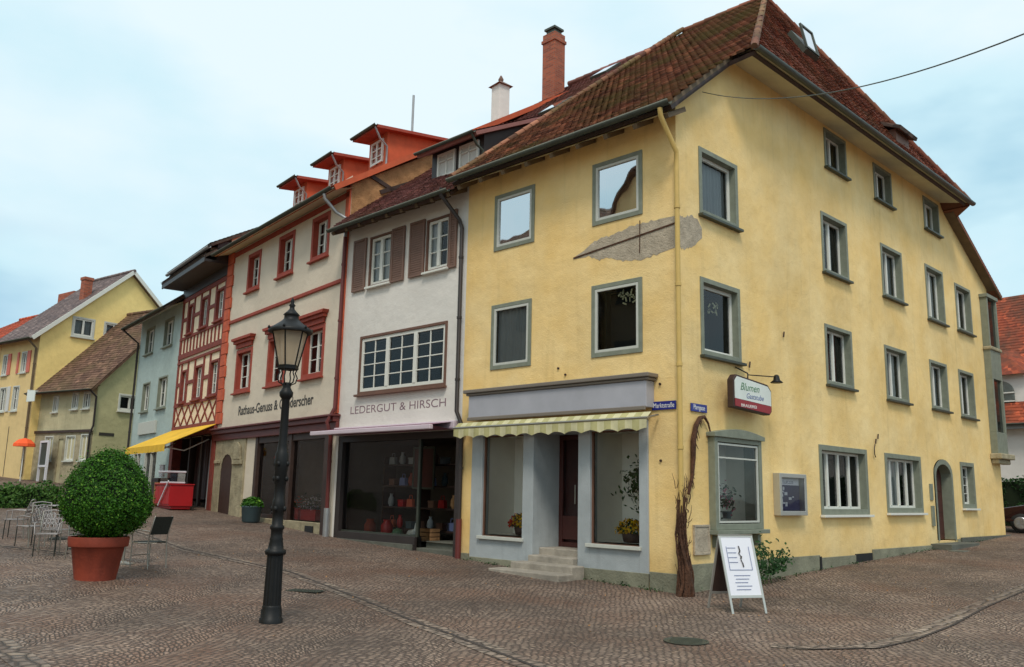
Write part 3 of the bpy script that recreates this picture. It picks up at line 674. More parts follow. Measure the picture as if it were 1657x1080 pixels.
A_, B_ = refine([(-.004,7.0),(.22,7.04),(.5,7.12),(.72,7.09),(.86,6.95)]), refine([(-.004,6.38),(.22,6.38),(.45,6.46),(.68,6.62),(.86,6.75)])
for i in range(len(A_)-1): m.poly([(B_[i][0],-.004,B_[i][1]),(B_[i+1][0],-.004,B_[i+1][1]),(A_[i+1][0],-.004,A_[i+1][1]),(A_[i][0],-.004,A_[i][1])])
m.build('bare_plaster_patch', M['patch'], Y)
m = MB(); m.bar((-2.6,-.012,6.62),(0,-.012,6.86),.014,.03); m.build('iron_rod', M['bark'], Y); m = MB(); m.tube([(-.86,-.02,7.08),(-.87,-.02,6.42)],.009,6); m.build('iron_rod', M['bark'], Y)
# shopfront: pillars, panels, niches, recessed door
def shopfront():
    m = MB(); z0 = .2; zt = 3.12
    m.box(-5.59,-5.24,-.03,.2,z0,zt); m.box(-3.97,-3.66,-.03,.95,z0,zt); m.box(-2.42,-2.11,-.03,.95,z0,zt); m.box(-.91,-.70,-.03,.2,z0,zt)
    m.box(-5.24,-3.97,-.03,.2,z0,.75); m.box(-2.11,-.91,-.03,.2,z0,.75)
    m.box(-5.24,-3.97,-.03,.2,2.95,zt); m.box(-2.11,-.91,-.03,.2,2.95,zt)
    m.box(-3.66,-2.42,-.03,1.5,2.97,zt)
    s = m.build('shopfront', M['shopgrey'], Y, bevel=.008)
    m = MB()
    for a, b in ((-5.24,-3.97),(-2.11,-.91)):
        m.poly([(a,1.0,.75),(b,1.0,.75),(b,1.0,3),(a,1.0,3)]); m.poly([(a,.2,.8),(b,.2,.8),(b,1,.8),(a,1,.8)])
        m.poly([(a,.2,2.96),(b,.2,2.96),(b,1,2.96),(a,1,2.96)])
        for x in (a+.002, b-.002): m.poly([(x,.2,.75),(x,1,.75),(x,1,3),(x,.2,3)])
    m.build('display_niche', M['niche'], s)
    for a, b in ((-5.24,-3.97),(-2.11,-.91)):
        m = MB(); m.box(a-.06,b+.06,-.10,-.031,.70,.77); m.build('sill', M['casegrey'], s, bevel=.006)
        m = MB(); m.poly([(a,.06,.75),(b,.06,.75),(b,.06,2.95),(a,.06,2.95)]); m.build('pane', M['shopglass'], s)
        m = MB(); ring(m, a, b, .75, 2.95, .03, .03, .09); m.build('casement', M['brown'], s)
    m = MB(); ring(m, -3.655,-2.425,.60,2.96,.10,.78,.86); m.box(-3.06,-2.98,.77,.85,.76,2.86); m.box(-3.555,-3.06,.79,.84,.76,1.25); m.box(-2.98,-2.525,.79,.84,.76,1.25); m.box(-3.6,-2.45,.90,.94,.66,2.97)
    dr = m.build('shop_door', M['door'], s, bevel=.006)
    dr['label'] = 'dark red glazed shop door at the back of the recess'
    m = MB(); m.tube([(-3.14,.72,1.5),(-3.14,.72,1.9)], .014); m.build('door_handle', M['chrome'], dr)
    m = MB(); m.poly([(-3.555,.82,.79),(-2.525,.82,.79),(-2.525,.82,2.86),(-3.555,.82,2.86)]); m.build('pane', M['glass'], s)
shopfront()
st = MB()
st.box(-4.0,-2.10,-.95,-.5,-.1,.205); st.box(-3.80,-2.14,-.52,-.14,0,.335); st.box(-3.655,-2.425,-.16,.2,.1,.46); st.box(-3.655,-2.425,.17,.9,.1,.60)
st.build('stone_steps', M['step'], Y, bevel=.02)
# awning box, cover and valance
m = MB(); m.box(-5.5,-.56,-.26,-.002,3.34,3.84); m.build('awning_box', M['awnbox'], Y, bevel=.01)
m = MB(); m.ext([(-5.62,3.9),(-.46,3.9),(-.46,3.98),(-5.62,3.98)], -.34, -.002); m.box(-5.56,-.5,-.3,-.004,3.845,3.895); m.box(-5.5,-.56,-.3,-.262,3.28,3.36); m.build('awning_cover', M['awnbox2'], Y, bevel=.015)
m = MB(); nS = 96; V = []; 
for k in range(nS+1):
    u = -5.78+5.36*k/nS; z = 2.88+.055*abs(math.cos(math.pi*k/8)); ww = -.44-.014*math.sin(2*math.pi*k/6)
    V += [(u,ww-.0,z),(u,-.44,3.11),(u,-.30,3.24)]
for k in range(nS): b = 3*k; m.add([V[b],V[b+3],V[b+4],V[b+1],V[b+5],V[b+2]], [(0,1,2,3),(3,2,4,5)], 0 if (k//3) % 2 else 1)
vl = m.build('awning_valance', [M['creamcloth'], M['creamstripe']], Y)
m = MB(); m.tube([(-5.8,-.43,3.12),(-.4,-.43,3.12)], .025); m.tube([(-.44,-.43,3.12),(-.44,-.05,3.2)], .02); m.tube([(-5.76,-.43,3.12),(-5.76,-.02,3.2)], .02)
m.build('front_rail', M['chrome'], vl)
# eaves: soffit boards, rafters, gutter
SL = .80; EZ = 9.05; EY = -.62
def yroof(y): return EZ+SL*(y-EY)
m = MB(); m.poly([(-6,EY+.02,EZ-.20),(.25,EY+.02,EZ-.20),(.25,.02,yroof(.02)-.40),(-6,.02,yroof(.02)-.40)]); m.build('soffit', M['soffit'], Y)
for k in range(9):
    m = MB(); x = -5.75+k*.74; m.bar((x,EY+.06,EZ-.25),(x,.03,yroof(.03)-.44),.10,.10)
    m.build('rafter_tail', M['rafter'], Y, bevel=.008)
gutter(Y, (-6.0,EY-.07,EZ-.02), (.34,EY-.07,EZ-.02), .085)
gutter(Y, (.86,1.7,10.90), (.86,14.95,10.90), .085)
# boxed soffit of the half-hip, pale plastered
m = MB(); m.poly([(0,2.0,11.02),(.78,1.72,10.88),(.78,14.8,10.88),(0,15.3,11.02)]); m.poly([(.78,1.72,10.88),(.78,14.8,10.88),(.78,14.8,10.96),(.78,1.72,10.96)]); m.build('hip_soffit', M['soffit'], Y)
# roof planes
RY, RZ = 9.4, yroof(9.4); Vs = Vector((0,1,SL)); kk = Vs.length
def pv(y): return (y-EY)*kk
ya = 1.72
rf = tile_roof(Y, 'front_roof', M['tile_y'], (-6.0,EY,EZ), (1,0,0), Vs, [(0,0),(6.28,0),(6.28,pv(ya)-.3),(6.78,pv(ya)),(3.0,pv(RY)+.06),(0,pv(RY)+.06)], seed=2)
Hu = Vector((0,1,0)); P0h = Vector((.80,ya,yroof(ya)-.02)); top_h = Vector((-3,RY,RZ)); Vh = Vector((top_h.x-P0h.x,0,top_h.z-P0h.z)); hl = Vh.length; W_ = 14.85-ya
tile_roof(Y, 'hip_roof', M['tile_h'], P0h, Hu, Vh, [(0,0),(W_,0),(RY-ya,hl)], seed=3)
zb_ = P0h.z; yb2 = 14.85; ye2 = 19.25; ze2 = 8.75; l1 = math.hypot(ye2-yb2, zb_-ze2); l2 = math.hypot(yb2-RY, RZ-zb_)
strip_roof(Y, 'rear_roof', M['tile_h'], (.30,ye2,ze2), (-1,0,0), (0,-(ye2-yb2),zb_-ze2), [(0,0),(6.3,0),(6.3,l1),(-.5,l1),(-.0,l1-.4)])
strip_roof(Y, 'upper_rear_roof', M['tile_h'], (.80,yb2,zb_), (-1,0,0), (0,-(yb2-RY),RZ-zb_), [(0,0),(6.8,0),(6.8,l2),(3.8,l2)])
ridge(Y, M['tile_h'], [(-6,RY,RZ+.02), (-3,RY,RZ+.02)]); ridge(Y, M['tile_y'], [top_h, P0h+Vector((0,0,.02))], .09, name='hip_tiles'); ridge(Y, M['tile_h'], [top_h, P0h+Vector((0,W_,.02))], name='hip_tiles')
zb_ = yroof(1.72)-.02
for a_, b_, c_, e_ in (((.26,EY+.05,EZ-.06),(.26,ya+.1,yroof(ya+.1)-.08),.03,.14), ((.1,EY+.3,yroof(EY+.3)-.19),(.1,ya,yroof(ya)-.19),.36,.03), ((.27,19.22,8.70),(.27,14.9,zb_-.06),.03,.18), ((.12,19.2,8.66),(.12,14.9,zb_-.16),.34,.03)):
    m = MB(); m.bar(a_, b_, c_, e_); m.build('verge_board', M['rafter'], Y)
ridge(Y, M['tile_y'], [(-5.98,EY+.02,EZ+.06),(-5.98,RY-.1,RZ+.04)], .085, 'parting_tiles', .34)
# skylight in the hip, small dormer at far edge
def on_hip(u, v, n=0): 
    Vn = Vh.normalized(); Nn = Hu.cross(Vn); Nn = -Nn if Nn.z < 0 else Nn
    return P0h+Hu*u+Vn*v+Nn*n
Vn = Vh.normalized(); Nn = Hu.cross(Vn); Nn = -Nn if Nn.z < 0 else Nn
m = MB(); c0 = on_hip(6.0,3.6,.08); m.obox(c0, Hu*.36, Vn*.42, Nn*.08); sk = m.build('skylight', M['gutter'], Y)
tiltN = (Nn+Vn*-.35).normalized(); tv = Hu.cross(tiltN).normalized(); tv = tv if tv.z > 0 else -tv
m = MB(); cc0 = on_hip(6.0,3.6,.30)
for s_ in (-1,1): m.obox(cc0+Hu*.33*s_, Hu*.03, tv*.40, tiltN*.03); m.obox(cc0+tv*.37*s_, Hu*.30, tv*.03, tiltN*.03)
m.build('skylight_sash', M['gutter'], sk)
m = MB(); m.obox(cc0, Hu*.31, tv*.36, tiltN*.004); m.build('pane', M['skyglass'], sk)
# dormer of hip
m = MB(); dc = on_hip(8.9,.95,0); z0_ = dc.z
m.box(dc.x-.5, dc.x+.12, dc.y-.45, dc.y+.45, z0_-.4, z0_+.26); dm = m.build('dormer', M['brown'], Y); 
m = MB(); m.obox((dc.x-.42,dc.y,z0_+.55),(.72,0,-.34),(0,.62,0),(.02,0,.045))
m.build('dormer_roof', M['tile_d'], dm)
# corner downpipe
pipe(Y, [(.12,EY-.07,8.93),(.12,EY-.05,8.78),(.07,-.09,8.25),(.07,-.09,7.9),(.07,-.09,.3)], .05, 'pipeyellow')
# oriel on the far corner
m = MB(TR); 
for z0_, z1_ in ((3.3,4.0),(5.75,6.85)): m.box(17.75,18.8,-.22,-.001,z0_,z1_)
m.box(17.75,17.87,-.22,-.001,4.0,5.75); m.box(18.68,18.8,-.22,-.001,4.0,5.75); m.box(17.75,17.87,-.22,-.001,6.85,8.5); m.box(18.68,18.8,-.22,-.001,6.85,8.5); m.box(17.7,18.85,-.26,-.001,8.5,8.62)
ori = m.build('oriel', M['surround'], Y, bevel=.01)
m = MB(TR); m.box(17.6,19.0,-.36,-.001,3.12,3.3); m.box(17.7,18.9,-.24,-.001,2.97,3.12); m.box(17.7,18.85,-.27,-.001,6.72,6.84); m.build('corbel', M['stone'], ori, bevel=.03)
for z0_, z1_ in ((4.0,5.75),(6.85,8.5)): m = MB(TR); m.poly([(17.87,-.15,z0_),(18.68,-.15,z0_),(18.68,-.15,z1_),(17.87,-.15,z1_)]); m.build('pane', M['glass'], ori)
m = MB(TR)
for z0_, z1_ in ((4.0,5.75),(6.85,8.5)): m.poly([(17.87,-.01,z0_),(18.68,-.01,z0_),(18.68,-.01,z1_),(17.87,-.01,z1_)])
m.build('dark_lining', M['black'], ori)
#PART3
# ------------------------------------------------------------------ generic shell
def shell(par, mt, w, dp, z0, ze, front_ops, depth=.3, sl=.8, ridge_y=None, sides=True, front_top=None, rmat=None, planes=()):
    """front at y=0 spanning x -w..0; side gables and back"""
    m = MB(); wall(m, -w, 0, z0, front_top or ze, front_ops, depth, planes=planes, rmat=rmat)
    ry = ridge_y or dp/2; zr = ze+sl*ry
    if sides:
        for x in (-w, 0): m.poly([(x,0,z0),(x,dp,z0),(x,dp,ze),(x,ry,zr),(x,0,ze)])
    if sides: m.poly([(-w,dp,z0),(0,dp,z0),(0,dp,ze),(-w,dp,ze)])
    return m.build('wall', mt, par)
def gable_roof(par, mtname, w, dp, ze, sl, eo=.6, vo=0.0, ridge_y=None, course=.17, tiles=False, names=('front_roof','rear_roof'), voR=None, drop=0):
    ry = ridge_y or dp/2; L_ = (ry+eo)*math.hypot(1, sl); vR = vo if voR is None else voR
    P0 = (-w-vo, -eo, ze-sl*eo+drop); W_ = w+vo+vR
    if tiles: f = tile_roof(par, names[0], M[mtname], P0, (1,0,0), (0,1,sl), [(0,0),(W_,0),(W_,L_),(0,L_)], seed=w, course=course)
    else: f = strip_roof(par, names[0], M[mtname], P0, (1,0,0), (0,1,sl), [(0,0),(W_,0),(W_,L_),(0,L_)], course)
    L2 = (dp-ry+eo)*math.hypot(1, sl)
    strip_roof(par, names[1], M[mtname], (vR, dp+eo, ze+sl*ry-sl*(dp-ry+eo)+drop), (-1,0,0), (0,-1,sl), [(0,0),(W_,0),(W_,L2),(0,L2)], course)
    ridge(par, M[mtname], [(-w-vo, ry, ze+sl*ry+.03+drop), (vR, ry, ze+sl*ry+.03+drop)])
    return f
def eaves(par, w, ze, sl, eo, mt='soffit', raf=True, gut=True, step=.7, gmt='gutter', vo=0):
    z0 = ze-sl*eo
    m = MB(); m.poly([(-w-vo,-eo,z0-.08),(vo,-eo,z0-.08),(vo,.02,z0+sl*eo-.28),(-w-vo,.02,z0+sl*eo-.28)]); m.build('soffit', M[mt], par)
    if raf:
        n = int(w/step)
        for k in range(n+1): m = MB(); x = -w+.12+(w-.24)*k/n; m.bar((x,-eo+.04,z0-.12),(x,.03,z0+sl*eo-.33),.1,.1); m.build('rafter_tail', M['rafter'], par)
    if gut: gutter(par, (-w-vo,-eo-.06,z0-.02), (vo,-eo-.06,z0-.02), .075, gmt)

# ------------------------------------------------------------------ white house
WX = 6.0; Wh = thing('shop_house', 'narrow white plastered house with brown shutters and a wide dark shop front', 'house', (-6.0,0,gz(-6,0)*0))
ww = 5.1
tri = (-4.22,-.62,4.20,5.78); upA = (-4.0,-3.0,7.12,8.53); upB = (-1.56,-.66,7.12,8.5)
shell(Wh, M['white'], ww, 18.8, -1, 9.1, [op(tri+(.07,)), op(upA+(.07,)), op(upB+(.07,)), (-4.98,-.02,.1,3.12)], sides=False, sl=.86, ridge_y=9.4, depth=.3)
m = MB(); m.poly([(-ww+.01,0,3),(-ww+.01,18.8,3),(-ww+.01,18.8,9.1),(-ww+.01,9.4,16.5),(-ww+.01,0,9.1)]); m.build('party_wall', M['white'], Wh)
window(Wh, I4, tri, sur='brown', sw=.07, rd=.05, sash=3, nx=2, nz=4, cw=.085, mw=.028, proud=.03, sill='brown')
for r_w in (upA, upB): window(Wh, I4, r_w, sur='brown', sw=.05, rd=.08, sash=2, nx=1, nz=3, cw=.075, mw=.03, curt='curtainw', half=1 if r_w is upA else .5, sill='casement')
for a, b in ((-4.72,-4.13),(-2.96,-2.42),(-2.2,-1.6),(-.62,-.36)):
    m = MB(); ring(m, a, b, 7.08, 8.55, .06, -.065, -.02); n = 22
    for k in range(n): z = 7.15+(8.48-7.15)*k/n; m.box(a+.06, b-.06, -.055, -.03, z, z+.045)
    m.box(a+.06, b-.06, -.04, -.022, 7.14, 8.49); m.build('shutter', M['shutter'], Wh)
text(Wh, I4, 'LEDERGUT & HIRSCH', -4.55, 3.70, -.002, .29, M['inkred'], ext=.003, xs=1.44, off=-.002)
# shop front
m = MB(); m.box(-4.98,-4.78,-.02,.25,.1,3.12); m.box(-.16,-.02,-.02,.25,.1,3.12); m.box(-4.78,-.16,-.02,.25,2.95,3.12); m.box(-4.78,-1.55,-.02,.2,.1,.62)
sf = m.build('shopfront', M['pipeblack'], Wh, bevel=.006)
m = MB(); m.box(-4.78,-.16,2.9,2.95,.1,3.1); m.poly([(-4.9,.3,.5),(-.05,.3,.5),(-.05,2.9,.5),(-4.9,2.9,.5)]); m.poly([(-4.9,.3,3.0),(-.05,.3,3.0),(-.05,2.9,3.0),(-4.9,2.9,3.0)])
for x in (-4.9,-.05): m.poly([(x,.3,.1),(x,2.9,.1),(x,2.9,3.1),(x,.3,3.1)])
m.build('shop_room', M['room'], sf)
m = MB(); m.poly([(-4.78,.1,.62),(-1.62,.1,.62),(-1.62,.1,2.95),(-4.78,.1,2.95)]); m.poly([(-1.55,.1,.3),(-1.55,1.1,.3),(-1.55,1.1,2.95),(-1.55,.1,2.95)]); m.build('pane', M['shopglass'], sf)
m = MB(); m.box(-1.62,-1.55,.06,.14,.3,2.95); m.box(-4.78,-1.62,.08,.13,.62,.66); m.build('mullion', M['gutter'], sf)
m = MB(); ring(m, -1.4,-.3,.55,2.9,.07,1.1,1.16); m.box(-1.33,-.37,1.1,1.15,1.2,1.28)
sdr = m.build('shop_door', M['darkwood'], sf)
m = MB(); m.poly([(-1.4,1.13,.6),(-.3,1.13,.6),(-.3,1.13,2.85),(-1.4,1.13,2.85)]); m.build('pane', M['glass'], sdr)
m = MB(); m.box(-1.6,-.16,-.28,.05,.0,.22); m.box(-1.56,-.16,.05,.35,.1,.37); m.box(-1.55,-.1,.35,1.1,.1,.52); m.build('entrance_step', M['stepdark'], Wh, bevel=.01)
m = MB(); m.box(-4.98,-1.6,-.05,-.021,-.5,.44); m.build('plinth', M['stepdark'], Wh, bevel=.01)
# folding awning
m = MB(); m.box(-5.05,-.1,-.16,-.002,3.14,3.34); aw = m.build('awning', M['pinkmetal'], Wh, bevel=.03)
aw['label'] = 'pale mauve folding awning, slightly open above the dark shop window'
m = MB(); m.poly([(-5.0,-.78,3.20),(-.2,-.78,3.20),(-.2,-.1,3.31),(-5.0,-.1,3.31)]); m.poly([(-5.0,-.78,3.19),(-.2,-.78,3.19),(-.2,-.1,3.13),(-5.0,-.1,3.13)]); m.build('awning_cloth', M['mauvecloth'], aw)
m = MB(); m.box(-5.1,-.12,-.86,-.76,3.09,3.2); m.build('front_bar', M['pinkmetal'], aw, bevel=.02)
# roof, eaves
m = MB(); a0 = (-5.1,EY,EZ-.08)
wr = tile_roof(Wh, 'roof', M['tile_w'], (-5.1,EY-.02,EZ-.22), (1,0,0), (0,1,SL), [(0,0),(5.1,0),(5.1,pv(RY)),(0,pv(RY))], seed=9)
strip_roof(Wh, 'rear_roof', M['tile_w'], (0,2*RY-EY,EZ-.22), (-1,0,0), (0,-1,SL), [(0,0),(5.1,0),(5.1,pv(RY)),(0,pv(RY))])
ridge(Wh, M['tile_w'], [(-5.1,RY,RZ-.17),(0,RY,RZ-.17)])
eaves(Wh, 5.1, EZ-.22+SL*.62, SL, .62, mt='rafter', step=.6)
# long shed dormer with dark boarded front and cheek
m = MB(); m.poly([(-2.7,1.0,10.0),(-.6,1.0,10.0),(-.6,1.0,10.9),(-2.7,1.0,10.9)]); 
for x in (-2.7,-.6): m.poly([(x,1.0,10.0),(x,1.0,10.92),(x,3.95,12.4),(x,3.95,12.2)])
dmr = m.build('dormer', M['pipeblack'], Wh)
for a, b in ((-2.4,-1.68),(-1.5,-.76)):
    f = MB(); ring(f, a, b, 10.10, 10.78, .06, .93, .99); f.box((a+b)/2-.02,(a+b)/2+.02,.94,.985,10.16,10.72); f.box(a+.06,b-.06,.94,.985,10.54,10.57); fw = f.build('window', M['casement'], dmr)
    f = MB(); f.poly([(a+.05,.985,10.12),(b-.05,.985,10.12),(b-.05,.985,10.76),(a+.05,.985,10.76)]); f.build('pane', M['curtainw'], fw)
sl2 = .50
strip_roof(Wh, 'dormer_roof', M['tile_w'], (-2.85,.55,10.82), (1,0,0), (0,1,sl2), [(0,0),(2.4,0),(2.4,3.6),(0,3.6)], .16)
gutter(Wh, (-2.85,.5,10.81), (-.45,.5,10.81), .06); pipe(Wh, [(-.55,.5,10.76),(-.55,.7,10.5),(-.53,.9,10.4),(-.53,.9,10.1)], .035, 'gutter', clips=False)
pipe(Wh, [(.02-.25,EY-.07,8.88),(-.25,EY-.05,8.7),(-.2,-.1,8.2),(-.12,-.09,8.0),(-.10,-.09,3.55),(.14,-.09,3.15),(.10,-.09,2.9),(.10,-.09,.25)], .05, 'pipeblack')
m = MB(); m.tube([(.10,-.09,.22),(.10,-.09,1.1)], .068, 10); m.build('pipe_foot', M['pipered'], Wh)
# brick chimney
cx_, cy_ = -4.8, 8.2
m = MB(); m.box(cx_-.3,cx_+.3,cy_-.28,cy_+.28,15.2,18.25); m.box(cx_-.34,cx_+.34,cy_-.32,cy_+.32,17.9,18.02); ch = m.build('chimney', M['brick'], Wh, bevel=.01)
m = MB(); m.box(cx_-.2,cx_+.2,cy_-.19,cy_+.19,18.25,18.42); m.box(cx_-.26,cx_+.26,cy_-.25,cy_+.25,18.42,18.5); m.build('chimney_cap', M['gutter'], ch)
for (sx, sy) in ((-2.5,8.4),(-1.6,4.9)):
    z = EZ-.22+SL*(sy-EY); vv = Vector((0,1,SL)).normalized(); nn = Vector((0,-SL,1)).normalized(); c = Vector((sx,sy,z))+nn*.08
    m = MB(); m.obox(c, Vector((.36,0,0)), vv*.5, nn*.06); s0 = m.build('skylight', M['gutter'], Wh)
    m = MB(); m.obox(c+nn*.065, Vector((.3,0,0)), vv*.43, nn*.004); m.build('pane', M['skyglass'], s0)

# ------------------------------------------------------------------ beige house (street bends by 7 degrees)
B7 = thing('rendered_house', 'beige house with red window surrounds, orange roof dormers and lettering above its shop', 'house', (-11.05,0,0), R(-7))
bw = 9.45; bl = [(-2.62,-1.18,4.9,6.45), (-5.3,-3.85,4.9,6.5), (-8.1,-6.64,4.9,6.42)]; bu = [(-2.5,-1.28,8.5,9.88), (-5.0,-3.76,8.45,9.86), (-7.66,-6.5,8.42,9.8)]
gops = [(-5.75,-.55,.3,3.3)]
shell(B7, M['beige'], bw, 14, -1, 10.6, [op(w+(.12,)) for w in bl+bu]+gops, sides=False, sl=.635, ridge_y=9.4)
m = MB(); m.poly([(.0,0,8),(.0,18,8),(.0,18,10.6),(.0,9.4,16.1),(0,0,10.35)]); m.poly([(-bw,0,0),(-bw,18,0),(-bw,18,10.6),(-bw,9.4,16.1),(-bw,0,10.35)]); m.build('gable_wall', M['tan'], B7)
m = MB(); m.bar((.03,.9,10.3),(.03,3.0,11.4),.04,.12); m.bar((.03,.5,10.75),(.03,2.4,10.1),.04,.12); m.build('gable_timber', M['darkwood'], B7)
for w in bl+bu:
    window(B7, I4, w, sur='redtrim', sw=.13, rd=.2, sash=2, nx=1, nz=3, cw=.06, mw=.028, sill='redtrim', curt='curtainw' if random.random() < .5 else None, half=.45)
for w in bl:
    a, b = w[:2]; m = MB(); m.box(a+.02,b-.02,-.07,-.001,6.46,6.62); m.box(a-.08,b+.08,-.14,-.001,6.62,6.72); m.ext([(a-.12,6.72),(b+.12,6.72),(b+.18,6.82),(a-.18,6.82)], -.2, -.001); m.build('pediment', M['redtrim'], B7, bevel=.01)
m = MB(); m.box(-bw+.42,-.32,-.06,-.001,7.48,7.6); m.build('string_course', M['redtrim'], B7, bevel=.02)
m = MB(); m.box(-bw+.05,-.05,-.05,-.001,9.98,10.14); m.build('frieze_board', M['redtrim'], B7)
m = MB(); zq = .6
m.box(-.26,-.02,-.05,-.001,3.75,10.3); m.build('corner_strip', M['quoin'], B7, bevel=.01)
m = MB(); z = 3.9
while z < 10.2: h = .42; m.box(-bw-.12,-bw+.36+(.08 if int(z/h)%2 else 0),-.07,-.001,z,z+h-.02); z += h
m.build('quoins', M['quoin'], B7, bevel=.015)
m = MB(); m.box(-bw-.1,.05,-.2,-.001,3.52,3.66); m.box(-bw-.1,.05,-.1,-.001,3.3,3.52); m.box(-bw-.15,.1,-.28,-.001,3.66,3.72); m.build('cornice', M['pipered'], B7, bevel=.015)
text(B7, I4, 'Rathaus-Genuss & Gonderscher', -7.55, 4.12, -.002, .44, M['ink'], ext=.004, xs=1.02, off=.008)
# ground floor: stone portal left, shop windows right
m = MB()
m.box(-9.4,-8.75,-.03,.3,.2,3.3); m.box(-7.6,-6.55,-.06,.3,.2,3.3); m.box(-5.78,-5.55,-.02,.3,.2,3.3) if False else None
P = [(-8.75,3.3),(-8.75,2.2)]+[(-8.17-.58*math.cos(math.pi*k/8), 2.2+.62*math.sin(math.pi*k/8)) for k in range(1,8)]+[(-7.6,2.2),(-7.6,3.3)]
for i in range(len(P)-1): m.poly([(P[i][0],-.03,P[i][1]),(P[i+1][0],-.03,P[i+1][1]),(P[i+1][0],-.03,3.3),(P[i][0],-.03,3.3)]); m.poly([(P[i][0],-.03,P[i][1]),(P[i+1][0],-.03,P[i+1][1]),(P[i+1][0],.3,P[i+1][1]),(P[i][0],.3,P[i][1])])
m.box(-7.5,-6.65,-.12,-.061,2.45,2.6); m.ext([(-7.4,2.6),(-6.75,2.6),(-6.85,3.05),(-7.08,3.2),(-7.3,3.05)], -.13, -.061); m.box(-9.35,-8.8,-.08,-.031,2.5,2.62)
m.build('stone_portal', M['stone'], B7, bevel=.02)
m = MB(); m.poly([(-8.75,-.008,.3),(-7.6,-.008,.3),(-7.6,-.008,2.9),(-8.75,-.008,2.9)]); m.build('portal_door', M['darkwood'], B7)
m = MB(); m.box(-6.55,-.5,-.04,.1,.0,.78) ; m.box(-6.55,-5.75,-.04,-.005,.0,.8); m.build('plinth', M['stone'], B7, bevel=.015)
m = MB(); m.box(-1.6,-1.1,-.07,-.041,.38,.68); m.build('cellar_opening', M['black'], B7)
m = MB(); m.box(-5.75,-5.55,-.03,.2,.3,3.3); m.box(-3.15,-2.95,-.03,.25,.3,3.3); m.box(-.7,-.3,-.05,.2,.3,3.3); m.box(-5.55,-.7,0,.15,3.1,3.3)
m.box(-5.55,-3.15,.05,.12,.78,.9)
sf = m.build('shopfront', M['darkwood'], B7, bevel=.01)
m = MB(); m.poly([(-5.7,1.4,.3),(-.6,1.4,.3),(-.6,1.4,3.2),(-5.7,1.4,3.2)]); m.poly([(-5.7,.3,.78),(-.6,.3,.78),(-.6,1.4,.78),(-5.7,1.4,.78)]); m.poly([(-5.7,.3,3.2),(-.6,.3,3.2),(-.6,1.4,3.2),(-5.7,1.4,3.2)])
for x in (-5.7,-.6): m.poly([(x,.3,.3),(x,1.4,.3),(x,1.4,3.2),(x,.3,3.2)])
m.build('shop_room', M['room'], sf)
m = MB(); m.poly([(-5.55,.08,.8),(-3.15,.08,.8),(-3.15,.08,3.1),(-5.55,.08,3.1)]); m.poly([(-2.95,.08,.8),(-.7,.08,.8),(-.7,.08,3.1),(-2.95,.08,3.1)]); m.build('pane', M['shopglass'], sf)
curtain(sf, I4, -2.6, -1.8, .85, 3.1, 1.1, M['curtain'], 'drape')
m = MB(); m.lathe([(.0,0),(.1,.02),(.12,.1),(.06,.16)], (-1.0,.35,2.75), 10); m.lathe([(.0,0),(.1,.02),(.12,.1),(.06,.16)], (-4.2,.4,2.9), 10); m.build('globe_lamp', M['curtainw'], sf)
# roof with dormers
BZ = 10.6-.30; bs = .635; beo = .62
gable_roof(B7, 'tile_o', bw, 18.8, 10.6-.08, bs, beo, vo=.12, ridge_y=9.4)
m = MB(); m.bar((.16,-beo,10.05),(.16,9.4,10.6+bs*9.4-.1),.04,.16); m.build('verge_board', M['orange'], B7)
eaves(B7, bw, 10.5, bs, beo, 'soffit', raf=False, vo=.1)
for i, x1 in enumerate((-1.15,-4.1,-7.0)):
    x0 = x1-1.15; y0 = 1.7; zt = 12.85; zb = 10.6+bs*(y0)-.3
    m = MB(); m.poly([(x0,y0,zb),(x1,y0,zb),(x1,y0,zt),(x0,y0,zt)])
    yb = (zt+.25-10.6)/bs+.5
    for x in (x0,x1): m.poly([(x,y0,zb),(x,y0,zt),(x,yb,zt+.07*(yb-y0)),(x,yb,zt-.4)])
    dmr = m.build('dormer', M['orange'], B7)
    f = MB(); wa, wb = x0+.2, x1-.2; ring(f, wa, wb, zb+.5, zt-.2, .07, y0-.06, y0-.002); f.box((wa+wb)/2-.035,(wa+wb)/2+.035,y0-.055,y0-.003,zb+.5,zt-.25)
    for q in (1,2): z = zb+.5+(zt-zb-.75)*q/3; f.box(wa+.07,wb-.07,y0-.05,y0-.005,z-.015,z+.015)
    fw = f.build('window', M['casement'], dmr)
    f = MB(); f.poly([(wa+.05,y0-.012,zb+.5),(wb-.05,y0-.012,zb+.5),(wb-.05,y0-.012,zt-.25),(wa+.05,y0-.012,zt-.25)]); f.build('pane', M['glass'], fw)
    m = MB(); n0 = y0-.5
    m.add([(x0-.22,n0,zt-.10),(x1+.22,n0,zt-.10),(x1+.22,yb+.4,zt+.07*(yb+.4-n0)),(x0-.22,yb+.4,zt+.07*(yb+.4-n0)),
           (x0-.22,n0,zt+.0),(x1+.22,n0,zt+.0),(x1+.22,yb+.4,zt+.10+.07*(yb+.4-n0)),(x0-.22,yb+.4,zt+.10+.07*(yb+.4-n0))], [(0,1,2,3),(4,5,6,7),(0,1,5,4),(1,2,6,5),(0,3,7,4),(2,3,7,6)])
    m.build('dormer_roof', M['redtrim'], dmr, bevel=.01)
    gutter(dmr, (x0-.24,n0-.05,zt+.0), (x1+.24,n0-.05,zt+.0), .06)
    m = MB(); m.tube([(x1+.15,n0-.03,zt-.08),(x1+.15,n0+.15,zt-.4),(x1+.05,y0-.03,zt-.55),(x1+.05,y0-.03,zb+.15)], .032, 8); m.build('downpipe', M['zinc'], dmr)
